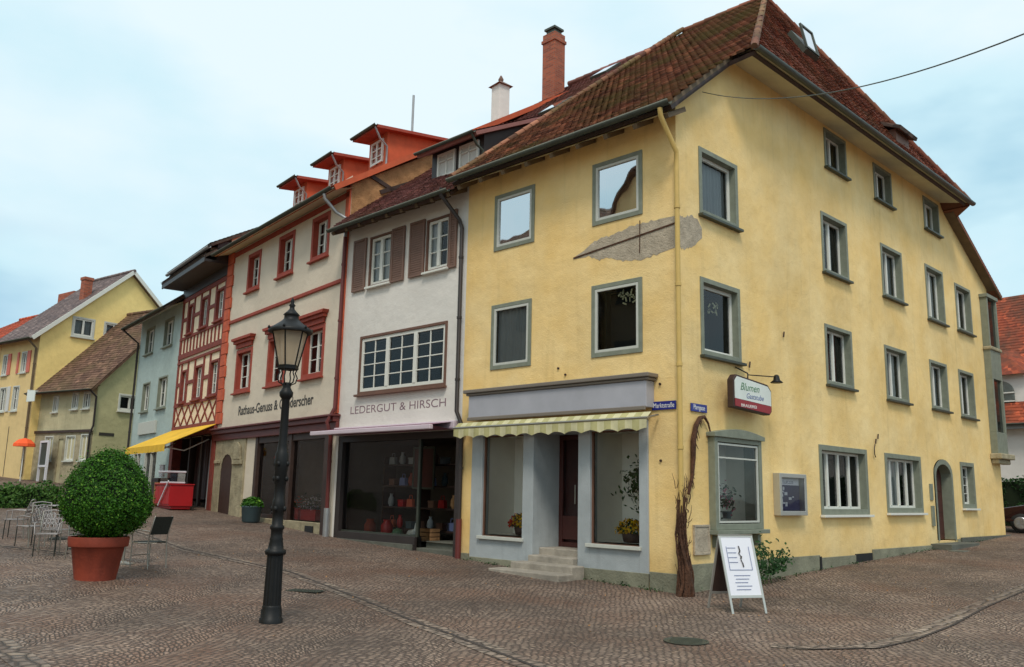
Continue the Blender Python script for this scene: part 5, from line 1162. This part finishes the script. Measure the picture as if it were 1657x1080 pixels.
hedge('garden_hedge', 'dark green hedge behind the parked car at the right edge', (-3.2,23.2,gz(-1,23)), R(-5), 12, 1.1, 1.75, 12000, .13, M['dark_leaf'], 6)
# ------------------------------------------------------------------ wisteria trunk on the corner
VT = thing('climbing_vine', 'thick dry brown vine trunk wrapped round the downpipe at the house corner', 'vine', (.2,-.22,0))
rg = random.Random(31); m = MB()
for k in range(30):
    a0 = rg.uniform(0,6.28); tw = rg.uniform(-2.2,2.2); pts = []; rr = []; h = rg.uniform(1.35,1.98); n = 14
    for i in range(n+1):
        t_ = i/n; z = -.05+h*t_; bulge = .115*(1+.4*math.sin(t_*5+k*.3))*(1.05-.45*t_)+rg.uniform(-.012,.012)
        cxv = -.10*t_+.03*math.sin(t_*7); cyv = .10*t_
        pts.append((cxv+bulge*math.cos(a0+tw*t_)*.8, cyv+bulge*math.sin(a0+tw*t_), z)); rr.append(max(.006,(.032 if k < 9 else .017)*(1.25-.9*t_)))
    m.tube(pts, rr, 6)
for k in range(60):
    a0 = rg.uniform(0,6.28); z = rg.uniform(.1,1.9); p = Vector((-.08*z/1.9+.11*math.cos(a0), .08*z/1.9+.12*math.sin(a0), z)); q = p+Vector((rg.uniform(-.08,.08),rg.uniform(-.08,.08),rg.uniform(.05,.28))); m.tube([p,(p+q)/2+Vector((.01,.01,0)),q], [.007,.006,.003], 5)
m.build('trunk', M['bark'], VT)
m = MB()
arc = [(-.12,.35,1.75),(-.14,.50,2.05),(-.14,.55,2.4),(-.14,.57,2.75),(-.14,.66,3.0),(-.14,.8,3.16),(-.14,.95,3.2),(-.14,1.08,3.08),(-.14,1.15,2.92),(-.14,1.1,2.84),(-.14,1.02,2.84)]
m.tube(arc, [.03,.035,.05,.055,.05,.045,.03,.02,.015,.012,.008], 8)
for k in range(14):
    i = rg.randint(1,5); p = Vector(arc[i])+Vector((0,rg.uniform(-.03,.03),rg.uniform(-.1,.1))); m.tube([p, p+Vector((rg.uniform(0,.05),rg.uniform(-.09,.09),rg.uniform(-.25,-.05)))], [.014,.005], 5)
m.build('branch', M['bark'], VT)
# ------------------------------------------------------------------ A-frame board
bxm, bym = 1.79, -1.18
AB = thing('pavement_sign', 'aluminium A-frame board with a white poster, standing near the vine at the corner', 'a-frame sign', (bxm,bym,0), R(62))
def panel(sg):
    m = MB(); lean = .36
    def P(u, v, n=0): return Vector((u, sg*(-lean*(1-v/1.12))*1.0 - sg*n, v))
    def ob(u0,u1,v0,v1,t0,t1,mb): 
        p = [P(u0,v0,t0),P(u1,v0,t0),P(u1,v0,t1),P(u0,v0,t1),P(u0,v1,t0),P(u1,v1,t0),P(u1,v1,t1),P(u0,v1,t1)]
        mb.add(p, [(0,1,5,4),(1,2,6,5),(2,3,7,6),(3,0,4,7),(4,5,6,7),(3,2,1,0)])
    w = .30
    ob(-w,-w+.035,.0,1.14,-.012,.012,m); ob(w-.035,w,.0,1.14,-.012,.012,m); ob(-w+.035,w-.035,1.10,1.14,-.012,.012,m); ob(-w+.035,w-.035,.22,.26,-.012,.012,m)
    f = m.build('frame', M['alu'], AB, bevel=.003)
    m = MB(); ob(-w+.03,w-.03,.25,1.11,-.005,.004,m); m.build('poster' if sg > 0 else 'back_board', M['poster'] if sg > 0 else M['darkwood'], f)
    if sg > 0:
        m = MB(); rg = random.Random(3)
        pts = [(.02,.97),(.03,.9),(.0,.86),(.035,.82),(.02,.78),(.04,.72),(.045,.66)]
        for a, b in zip(pts, pts[1:]): m.bar(P(a[0],a[1],.0135),P(b[0],b[1],.0135),.022+.012*rg.random(),.002)
        m.build('printed_figure', M['ink'], f)
        m = MB()
        for k in range(4): v = .94-.07*k; m.bar(P(-.19,v,.0135),P(-.04,v,.0135),.008,.002,up=(1,0,0))
        for u in (-.2,.19): m.bar(P(u,.96,.0135),P(u,.62,.0135),.008,.002)
        m.bar(P(-.2,.62,.0135),P(.19,.62,.0135),.008,.002,up=(1,0,0))
        for k in range(5): v = .54-.05*k; m.bar(P(-.15+.02*(k%2),v,.0135),P(.13-.03*(k%3),v,.0135),.008,.002,up=(1,0,0))
        m.build('printed_lines', M['inkblue'], f)
panel(1); panel(-1)
# ------------------------------------------------------------------ signs on the corner house
HS = thing('hanging_shop_sign', 'white and red light-box sign with cut corner on an iron arm', 'shop sign', (0,2.5,3.4))
TRS = Matrix.Translation((0,-2.5,-3.4)) @ TR @ Matrix.Translation((-.42,0,0))
def sh(P): return P
m = MB(TRS); P = [(1.72,3.56),(3.30,3.50),(3.36,3.56),(3.42,3.75),(3.36,3.95),(3.2,4.04),(1.86,4.06),(1.72,3.98)]
P = [(1.75,3.42),(3.12,3.36),(3.22,3.44),(3.22,3.86),(3.08,3.98),(1.86,4.07),(1.75,3.96)]
m.ext(P, -.34, -.2); bx_ = m.build('sign_box', M['darkwood'], HS, bevel=.012)
m = MB(TRS); m.ext([(1.79,3.60),(3.18,3.55),(3.18,3.84),(3.06,3.94),(1.88,4.03),(1.79,3.94)], -.35, -.341); m.build('sign_face', M['lightbox'], HS)
m = MB(TRS); m.ext([(1.79,3.45),(3.11,3.39),(3.18,3.45),(3.18,3.545),(1.79,3.595)], -.35, -.341); m.build('red_band', M['signred'], HS)
text(HS, TRS, 'Blumen', 1.98, 3.78, -.352, .21, M['signgreen'], ext=.002, xs=1.15, shear=.3); text(HS, TRS, 'Gaststube', 2.2, 3.63, -.352, .15, M['inkblue'], ext=.002, xs=1.1, shear=.25)
text(HS, TRS, 'BRAUEREI', 2.0, 3.45, -.352, .085, M['signwhite'], ext=.002, xs=1.6)
m = MB(TRS); m.tube([(2.42,-.0,4.3),(2.42,-.27,4.15),(2.42,-.27,4.02)], .015, 6); m.tube([(2.42,-.27,4.12),(3.25,-.4,4.16)], .012, 6); m.build('bracket', M['iron'], HS)
m = MB(TRS); m.lathe([(.02,.14),(.05,.12),(.07,.03),(.13,-.02),(.12,-.03),(.04,-.02)], (3.25,-.45,4.06), 12); m.build('spot_lamp', M['iron'], HS)
def street_sign(name, T, u0, u1, z0, z1, s, size, lab, loc, xs):
    t = thing(name, lab, 'street sign', loc); T2 = Matrix.Translation(-Vector(loc)) @ T
    m = MB(T2); m.box(u0,u1,-.03,-.012,z0,z1); m.box(u0+.05,u0+.08,-.012,0,(z0+z1)/2-.02,(z0+z1)/2+.02); m.box(u1-.08,u1-.05,-.012,0,(z0+z1)/2-.02,(z0+z1)/2+.02); m.build('plate', M['signblue'], t, bevel=.004)
    text(t, T2, s, (u0+u1)/2, z0+.04, -.031, size, M['signwhite'], ext=.001, xs=xs, align='CENTER')
street_sign('street_name_sign', I4, -.60, -.06, 3.29, 3.45, 'Marktstraße', .13, 'small blue enamel street sign left of the corner, beside the striped valance', (-.35,0,3.3), .74)
street_sign('street_name_sign', TR, .34, .88, 3.28, 3.43, 'Pfarrgasse', .13, 'small blue enamel street sign right of the corner, above the vine branch', (0,.6,3.3), .74)
NB = thing('notice_box', 'grey glazed notice box with dark blue poster on the yellow side wall', 'notice box', (0,4.1,1.3))
TN = Matrix.Translation((0,-4.1,-1.3)) @ TR @ Matrix.Translation((-.13,0,0))
m = MB(TN); ring(m, 3.5,4.68,1.36,2.23,.09,-.16,-.001); m.box(3.5,4.68,-.02,-.002,1.36,2.23); m.build('box_frame', M['alu'], NB, bevel=.01)
m = MB(TN); m.box(3.6,4.58,-.035,-.022,1.46,1.99); m.build('poster', M['noticeblue'], NB)
m = MB(TN); m.box(3.62,4.55,-.036,-.022,1.99,2.12); nh = m.build('headline', M['poster'], NB)
rg = random.Random(8)
m = MB(TN)
for k in range(9): a = rg.uniform(3.7,4.3); z = rg.uniform(1.5,1.9); m.box(a,a+rg.uniform(.05,.2),-.04,-.036,z,z+rg.uniform(.02,.09))
m.build('printed_blocks', M['poster'], NB)
text(NB, TN, 'AKTUELLES', 3.66, 2.02, -.037, .085, M['noticeblue'], ext=.001, xs=1.5)
m = MB(TN); m.poly([(3.58,-.14,1.44),(4.6,-.14,1.44),(4.6,-.14,2.15),(3.58,-.14,2.15)]); m.build('pane', M['shopglass'], NB)
UB = thing('utility_cover', 'small rough grey cabinet cover on the wall behind the vine', 'cabinet', (0,.6,.65)); TU = Matrix.Translation((0,-.6,-.65)) @ TR
m = MB(TU); ring(m,.36,.88,.66,1.2,.04,-.05,-.001); m.build('frame', M['patch'], UB, bevel=.005); m = MB(TU); m.box(.40,.84,-.035,-.002,.70,1.16); m.build('door', M['patch'], UB)
# ------------------------------------------------------------------ overhead wire
WR = MB(); a = Vector((.05,.9,9.85)); b = cam.location+Vector((0,0,0)); 
q = (r_*(1657-828)/F_PX - u_*(55-540)/F_PX + d); b = cam.location+q*9.0
pts = []
for k in range(25): t_ = k/24; p = a.lerp(b,t_); p.z -= .38*4*t_*(1-t_); pts.append(p)
far = b+(b-a).normalized()*14; pts.append(far); WR.tube([Vector(p)-a for p in pts], .0085, 6); w_ = WR.build('overhead_wire', M['gutter']); w_.location = a
tag(w_, 'thin overhead cable running from the yellow gable out of the picture', 'cable')
# ------------------------------------------------------------------ flowers and goods in the shop windows
def bouquet(loc, label, cols, n, r, seed, zs=.8, base='darkwood'):
    t = thing('flower_arrangement', label, 'flowers', loc); rg = random.Random(seed)
    m = MB(); m.lathe([(.12,0),(.17,.02),(.2,.16),(.19,.18)], n=14); m.build('basket', M[base], t)
    m = MB(); mbs = [MB() for _ in cols]
    for k in range(n):
        v = Vector((rg.gauss(0,1),rg.gauss(0,1),abs(rg.gauss(0,1))*.9)).normalized(); p = Vector((0,0,.18))+Vector((v.x*r,v.y*r*.7,v.z*r*zs))*rg.uniform(.6,1)
        if rg.random() < .45: leaves(m, p, v, .07, rg)
        else:
            i = min(len(cols)-1, int((v.x+1)/2*len(cols)+rg.uniform(-.35,.35))); i = max(0, i)
            for _ in range(3): leaves(mbs[i], p+Vector((rg.uniform(-.02,.02),rg.uniform(-.02,.02),rg.uniform(-.02,.02))), v, .06, rg)
    m.build('foliage', M['dark_leaf'], t)
    for i, c in enumerate(cols): mbs[i].build('blossoms', M[c], t)
    return t
bouquet((-4.32,.38,.805), 'basket of red and yellow flowers in the left window of the flower-front shop', ['petal_r','petal_y','petal_y'], 620, .40, 1)
bouquet((-1.42,.42,.805), 'bunch of yellow flowers under a tall plant in the right shop window', ['petal_y'], 420, .36, 2)
t = thing('potted_plant', 'tall dark leafy plant in the right display window of the yellow house', 'plant', (-1.35,.72,.805)); rg = random.Random(5)
m = MB(); m.lathe([(.1,0),(.15,.25)], n=12); m.build('pot', M['greentub'], t); m = MB(); m.tube([(0,0,.2),(.02,0,1.3)], .02, 6); m.build('stem', M['bark'], t); m = MB()
for k in range(500): v = Vector((rg.gauss(0,1),rg.gauss(0,1)*.4,rg.gauss(0,1))); leaves(m, Vector((0,0,1.15))+v*.22, v, .11, rg)
m.build('foliage', M['dark_leaf'], t)
t = thing('potted_plant', 'small pink flowering plant on the sill inside the bay window', 'plant', (-.12,1.75,1.3)); rg = random.Random(6)
m = MB(); m.lathe([(.07,0),(.1,.14)], n=12); m.build('pot', M['greentub'], t); m = MB(); mf = MB()
for k in range(160): v = Vector((rg.gauss(0,1)*.5,rg.gauss(0,1),rg.gauss(0,1))); leaves(m if rg.random() < .7 else mf, Vector((0,0,.35))+v*.13, v, .08, rg)
m.build('foliage', M['dark_leaf'], t); mf.build('blossoms', M['petal_p'], t)
# goods in the white house's dark window
rg = random.Random(77)
goods = [('display_shelf','dark wooden display rack at the back of the dark shop window',None)]
t = thing('display_shelf', 'dark wooden shelves behind the glass of the wide dark shop window', 'shelf', (-8.6,1.15,.5))
for k in range(4): m = MB(); m.box(-1.6,1.4,-.2,.2,.2+k*.55,.24+k*.55); m.build('shelf_board', M['darkwood'], t)
for x in (-1.6,-.1,1.36): m = MB(); m.box(x,x+.04,-.2,.2,0,2.1); m.build('upright', M['darkwood'], t)
names = [('handbag','bag'),('vase','vase'),('lidded_box','box')]; cols_ = ['red','brown','tan','curtain','terracotta','quoin','greentub','inkblue']
for k in range(26):
    slot = k//4; x = -8.6-1.38+slot*.42+rg.uniform(-.06,.06); lvl = k % 4; z = .5+.24+lvl*.55; kind = k % 3; c = cols_[rg.randrange(8)]
    colour = {'red':'red','brown':'brown','tan':'tan','curtain':'grey','terracotta':'rust','quoin':'orange-red','greentub':'slate','inkblue':'blue'}[c]
    lev = ('lowest','second','third','top')[lvl]
    m = MB()
    if kind == 0: m.ext([(-.13,0),(.13,0),(.10,.2),(-.10,.2)], -.05, .05); m.tube([(-.07,0,.2),(-.05,0,.3),(.05,0,.3),(.07,0,.2)], .01, 6)
    elif kind == 1: m.lathe([(.05,0),(.09,.08),(.08,.2),(.035,.28),(.05,.33)], n=12)
    else: m.box(-.11,.11,-.08,.08,0,.14); m.box(-.12,.12,-.09,.09,.14,.18)
    o = m.build(names[kind][0], M[c], None, bevel=.006); o.location = (x,1.12,z)
    tag(o, '%s %s, %s from the left on the %s shelf of the dark shop window' % (colour, names[kind][0].replace('_',' '), ('first','second','third','fourth','fifth','sixth','seventh')[slot], lev), names[kind][1], 'goods on the shop shelves')
def figure(name, label, cat, loc, mt, kind):
    m = MB()
    if kind == 'ball': m.lathe([(0,0),(.1,.02),(.15,.12),(.12,.22),(0,.27)], n=14)
    if kind == 'goose': m.tube([(-.22,0,.12),(-.1,0,.14),(.06,0,.16),(.14,0,.26),(.15,0,.4),(.22,0,.42)], [.02,.1,.11,.05,.035,.015], 10)
    if kind == 'jar': m.lathe([(.1,0),(.16,.12),(.16,.3),(.09,.4),(.11,.45)], n=14)
    if kind == 'crate': 
        for k in range(3): m.box(-.22,.22,-.15,-.13,.02+.1*k,.1+.1*k); m.box(-.22,.22,.13,.15,.02+.1*k,.1+.1*k); m.box(-.22,-.2,-.13,.13,.02+.1*k,.1+.1*k); m.box(.2,.22,-.13,.13,.02+.1*k,.1+.1*k)
        m.box(-.2,.2,-.13,.13,0,.02)
    o = m.build(name, M[mt]); o.location = loc; return tag(o, label, cat)
figure('glass_ball', 'green round ornament low in the dark shop window', 'ornament', (-8.95,.55,.5), 'signgreen', 'ball')
figure('goose_figurine', 'white goose figurine beside the green ornament in the dark window', 'figurine', (-8.35,.55,.5), 'casement', 'goose')
figure('clay_jar', 'brown jar at the left end of the dark shop window', 'jar', (-10.2,.6,.5), 'terracotta', 'jar')
figure('wooden_crate', 'small slatted wooden crate right of the white goose', 'crate', (-7.75,.6,.5), 'tan', 'crate')
figure('red_jar', 'red jar between the brown jar and the ornament', 'jar', (-9.6,.7,.5), 'red', 'jar')
t = thing('picture_frame', 'framed red and brown picture hanging in the dark shop window', 'picture', (-8.0,.55,1.75)); m = MB(); ring(m,-.42,.42,0,1.05,.05,-.02,.02); m.build('frame', M['gutter'], t); m = MB(); m.box(-.37,.37,-.005,.005,.05,1.0); m.build('canvas', M['door'], t)
# flowers and boxes in front of the beige shop
def b7(x, y, z=0): v = B7.matrix_basis @ Vector((x,y,z)); return v
def place(x, y): v = Vector((-11.05,0,0))+Vector((x*math.cos(R(-7))-y*math.sin(R(-7)), x*math.sin(R(-7))+y*math.cos(R(-7)),0)); v.z = gz(v.x,v.y); return v
v = place(-4.6,-.45); t = thing('plant_tub', 'blue-grey round tub with bright green plants outside the beige shop', 'planter', v)
m = MB(); m.lathe([(.22,0),(.27,.05),(.3,.44),(.32,.46),(.31,.5),(.26,.46)], n=20); m.build('tub', M['greentub'], t); m = MB(); rg = random.Random(41)
for k in range(900): q = Vector((rg.gauss(0,1),rg.gauss(0,1),abs(rg.gauss(0,1)))).normalized(); leaves(m, Vector((0,0,.48))+Vector((q.x*.36,q.y*.36,q.z*.3))*rg.uniform(.5,1), q, .09, rg)
m.build('foliage', M['box_leaf'], t)
for i, (x, lab) in enumerate(((-2.05,'red flower box with white flowers on the ledge of the beige shop'),(-2.95,'small red flower box left of the larger one on the shop ledge'))):
    v = place(x,.35); v.z = .8; t = thing('flower_box', lab, 'flower box', v, R(-7)); w = .5 if i == 0 else .22
    m = MB(); m.box(-w,w,-.14,.14,0,.32); m.build('box', M['red'], t, bevel=.01); m = MB(); mf = MB(); rg = random.Random(50+i)
    for k in range(700 if i == 0 else 200): q = Vector((rg.uniform(-w,w),rg.uniform(-.2,.2),.3+abs(rg.gauss(0,.16)))); leaves(m if rg.random() < .5 else mf, q, (0,-.4,1), .07, rg)
    m.build('foliage', M['dark_leaf'], t); mf.build('blossoms', M['petal_w'] if i == 0 else M['petal_r'], t)
v = place(-4.9,.5); bouquet((v.x,v.y,2.45), 'hanging ball of red blossoms behind the left glass of the beige shop', ['petal_r','petal_w','petal_r'], 260, .26, 9)
for i, (x, c, lab) in enumerate(((-5.2,'petal_w','white blossoms in a pot low behind the left glass of the beige shop'),(-3.8,'petal_r','red blossoms in a pot low behind the left glass of the beige shop'))):
    v = place(x,.6); bouquet((v.x,v.y,.8), lab, [c], 200, .24, 12+i)
# ------------------------------------------------------------------ red market counter
def hplace(x, y): a = R(-9); v = Vector((-20.54+x*math.cos(a)-y*math.sin(a), 1.17+x*math.sin(a)+y*math.cos(a), 0)); v.z = gz(v.x,v.y); return v
v = hplace(-.7,-1.1); MC = thing('market_counter', 'red painted market counter with a glass display case on top, below the yellow awning', 'counter', v, R(-9))
m = MB(); m.box(-.95,.95,-.38,.4,.10,.82); m.box(-.98,.98,-.43,.43,.82,.86); [m.box(-.93+.475*k,-.50+.475*k,-.40,-.381,.16,.76) for k in range(4)]; m.box(-.9,.9,-.3,.35,0,.10); m.build('counter_body', M['red'], MC, bevel=.02)
m = MB(); m.box(-1.02,-.96,-.42,.42,-.02,.9); m.build('end_panel', M['tan'], MC)
m = MB(); m.box(-.8,.2,-.3,.32,.87,.93); m.box(-.85,.3,-.38,.3,1.24,1.31); m.build('display_case', M['poster'], MC, bevel=.02); m = MB(); m.box(-.78,.18,-.29,.3,.93,1.24); m.build('case_glass', M['glass'], MC)
m = MB(); m.bar((-.2,-.45,.1),(.9,-.45,.95),.03,.05); m.build('pole', M['poster'], MC)
v = hplace(-3.3,-.9); t = thing('display_stand', 'dark postcard stand with a white notice, left of the red counter', 'stand', v); m = MB(); m.box(-.3,.3,-.25,.25,0,.95); m.build('stand_box', M['darkwood'], t, bevel=.03); m = MB(); m.box(-.16,.16,-.04,.04,.98,1.45); m.build('notice', M['poster'], t, bevel=.01)
v = hplace(-4.6,-.6); figure('clay_planter', 'dark round pot standing left of the postcard stand', 'pot', v, 'gutter', 'jar')
# ------------------------------------------------------------------ far end: small orange parasol with notice board
ux, uy = -38.6, .1
PA = thing('parasol', 'small bright orange parasol in front of the low olive house', 'parasol', (ux,uy,gz(ux,uy)))
m = MB(); m.tube([(0,0,0),(0,0,2.0)], .03, 8); m.build('pole', M['casement'], PA); m = MB(); m.lathe([(.52,1.68),(.5,1.82),(.28,2.02),(.0,2.1)], n=8, smooth=False); m.build('canopy', M['orangecloth'], PA)
t = thing('notice_board', 'pale notice board with dark glazing under the orange parasol', 'notice board', (ux+.5,uy+.8,gz(ux,uy)+.1)); m = MB(); ring(m,-.6,.6,.6,1.9,.1,-.06,.06); m.box(-.6,-.5,-.05,.05,-.3,.6); m.box(.5,.6,-.05,.05,-.3,.6); m.build('board_frame', M['poster'], t); m = MB(); m.box(-.5,.5,-.02,.02,.7,1.8); m.build('glazed_panel', M['gutter'], t)
# ------------------------------------------------------------------ plants at the plinth
t = thing('wall_weeds', 'green weeds sprouting at the plinth behind the A-frame board', 'weeds', (.35,2.0,gz(0,2))); rg = random.Random(61); m = MB()
for k in range(700):
    c = rg.choice([(0.05,-.25,.12),(.1,.35,.2),(.05,.1,.55),(.12,.6,.25),(.1,.85,.4),(.1,-.1,.3)]); leaves(m, Vector(c)+Vector((rg.gauss(0,.07),rg.gauss(0,.15),abs(rg.gauss(0,.13)))), (.6,-.3,.6), .075, rg)
m.build('foliage', M['dark_leaf'], t); m = MB()
for k in range(8): m.tube([(0,rg.uniform(-.2,.6),0),(.05,rg.uniform(-.3,.9),rg.uniform(.3,.7))], .006, 5)
m.build('stems', M['hedge_leaf'], t)
t = MB(); rg = random.Random(62)
for k in range(170):
    s_ = rg.random(); p = (-rg.uniform(.3,5.6),-.08-abs(rg.gauss(0,.05)),0) if s_ < .4 else (.08+abs(rg.gauss(0,.06)),rg.uniform(.4,17),0); z = gz(p[0],p[1])
    for q in range(5): leaves(t, (p[0]+rg.gauss(0,.04),p[1]+rg.gauss(0,.04),z+abs(rg.gauss(0,.03))), (0,0,1), .045, rg)
tag(t.build('joint_weeds', M['dark_leaf']), 'tiny weeds and moss in the paving joints along the yellow house', 'weeds', kind='stuff')
# fallen leaves / litter scattered on the street
t = MB(); rg = random.Random(63)
for k in range(260):
    x = rg.uniform(-9,5); y = rg.uniform(-8,-.3) if x < 0 else rg.uniform(-7,6); z = gz(x,y)
    if (x < .1 and y > -.2): continue
    leaves(t, (x,y,z+.012), (0,0,1), .035, rg)
tag(t.build('fallen_leaves', M['tan']), 'small dry leaves scattered over the cobbles', 'leaves', kind='stuff')
# ------------------------------------------------------------------ drain covers
def cover(x, y, r, lab, rect=False):
    m = MB(); z = gz(x,y)+.008
    if rect:
        ring(m, -r*1.4, r*1.4, -.5*r, .5*r, .02, 0, 0) if False else None
        m.box(-r,r,-.5*r,.5*r,0,.006)
        for k in range(9): m.box(-r*.85+k*r*.2,-r*.85+k*r*.2+.03,-.4*r,.4*r,.006,.012)
    else:
        m.lathe([(r,0),(r,.008),(r*.92,.010),(r*.9,.004),(.01,.004)], n=32, smooth=False)
        for k in range(5): m.box(-r*.7,r*.7,-r*.7+k*r*.33,-r*.7+k*r*.33+.03,.004,.011)
    o = m.build('drain_cover', M['gutter']); o.location = (x,y,z); o.rotation_euler = (0,0,R(30)); tag(o, lab, 'drain cover')
cover(2.96,-4.3,.27,'round iron manhole cover in the cobbles in front of the corner'); cover(-3.1,-5.75,.28,'square iron drain grate beside the channel behind the lamp', True)
# ------------------------------------------------------------------ parked car
kx, ky = 1.35, 20.9
CR = thing('parked_car', 'dark maroon car parked in front of the hedge at the right edge', 'car', (kx,ky,gz(0,20.6)), R(3))
prof = [(-2.1,.35),(-2.12,.6),(-2.0,.78),(-1.2,.92),(-1.0,.95),(-.45,1.36),(.2,1.45),(1.0,1.42),(1.75,1.02),(2.1,.95),(2.15,.5),(2.1,.3)]
m = MB(); V = []
for sy, ins in ((-.86,.0),(-.80,.0),(.80,0),(.86,0)): pass
secs = [(-.88,.96),(-.78,1.0),(.78,1.0),(.88,.96)]
for y, k in secs:
    for (x, z) in prof: zz_ = z if z < .96 else .96+(z-.96)*(1 if abs(y) < .8 else .0); V.append((x*(1 if z < .96 else 1), y*(1 if z < .96 else .84), z))
n = len(prof)
Fc = [(i*n+j, i*n+(j+1)%n, (i+1)*n+(j+1)%n, (i+1)*n+j) for i in range(3) for j in range(n)]+[list(range(n))[::-1], list(range(3*n,4*n))]
m.add(V, Fc, 0, False); bd = m.build('body', M['carpaint'], CR, bevel=.05)
m = MB()
for sg in (-1,1):
    y = sg*.76
    m.poly([(-.85,sg*.885,.98),(-.38,sg*.76,1.32),(.18,sg*.755,1.39),(.2,sg*.885,.98)]); m.poly([(.28,sg*.885,.98),(.26,sg*.755,1.39),(.95,sg*.755,1.36),(1.4,sg*.885,1.02)])
m.poly([(-1.03,-.68,.98),(-1.03,.68,.98),(-.5,.62,1.36),(-.5,-.62,1.36)]); m.build('side_window', M['glass'], CR)
for x in (-1.3, 1.35):
    for sg in (-1,1):
        m = MB(Matrix.Translation((x,sg*.78,.32)) @ Matrix.Rotation(R(90),4,'X')); m.lathe([(.2,-.1),(.32,-.09),(.33,0),(.32,.09),(.2,.1)], n=24); wh_ = m.build('wheel', M['tyre'], CR)
        m = MB(Matrix.Translation((x,sg*.88,.32)) @ Matrix.Rotation(R(90),4,'X')); m.lathe([(.21,-.02),(.21,.02),(.17,.03),(.05,.01)], n=20)
        for k in range(5): an = 2*math.pi*k/5; m.bar((.04*math.cos(an),.04*math.sin(an),.03*-sg),(.19*math.cos(an),.19*math.sin(an),.03*-sg),.035,.02)
        m.build('rim', M['rim'], wh_)
for sg in (-1,1): m = MB(); m.obox((-2.05,sg*.62,.7),(.03,0,0),(.02,.17,0),(.03,0,.07)); m.build('headlight', M['rim'], CR, bevel=.02)
# bench-like stone bollard for the far kerb

# ------------------------------------------------------------------ houses across the street, seen mirrored in the upper windows
OA = thing('opposite_house', 'plain long house across the street, mirrored dark in the upper left window', 'house', (-27,-27,3.2))
m = MB(); m.box(0,11,0,10,-4,9.5); m.build('wall', M['beige'], OA)
strip_roof(OA, 'roof', M['tile_b'], (-.4,10.5,9.2), (1,0,0), (0,-1,.85), [(0,0),(11.8,0),(11.8,7.2),(0,7.2)], .3)
for k in range(8): m = MB(); x = 1+(k%4)*2.5; z = 3.5+3*(k//4); m.box(x,x+1,10.001,10.04,z,z+1.4); m.build('window', M['gutter'], OA)
OB = thing('opposite_gabled_house', 'gabled house across the street, mirrored in the window above the plaster patch', 'house', (-15.8,-27,3.6))
m = MB(); m.add([(0,0,-5),(9,0,-5),(9,10,-5),(0,10,-5),(0,0,10),(9,0,10),(9,10,10),(0,10,10),(4.5,0,15.4),(4.5,10,15.4)], [(0,1,5,8,4),(2,3,7,9,6),(1,2,6,5),(3,0,4,7)]); m.build('wall', M['peach'], OB)
strip_roof(OB, 'roof', M['tile_b'], (9.4,0,9.6), (0,1,0), (-4.9,0,5.8), [(0,0),(10.3,0),(10.3,7.6),(0,7.6)], .3)
strip_roof(OB, 'roof', M['tile_b'], (-.4,0,9.6), (0,1,0), (4.9,0,5.8), [(0,0),(10.3,0),(10.3,7.6),(0,7.6)], .3)
for k in range(7): m = MB(); x = 1+(k%3)*2.7; z = 3.5+3*(k//3); m.box(x,x+1,10.001,10.04,z,z+1.4); m.build('window', M['gutter'], OB)
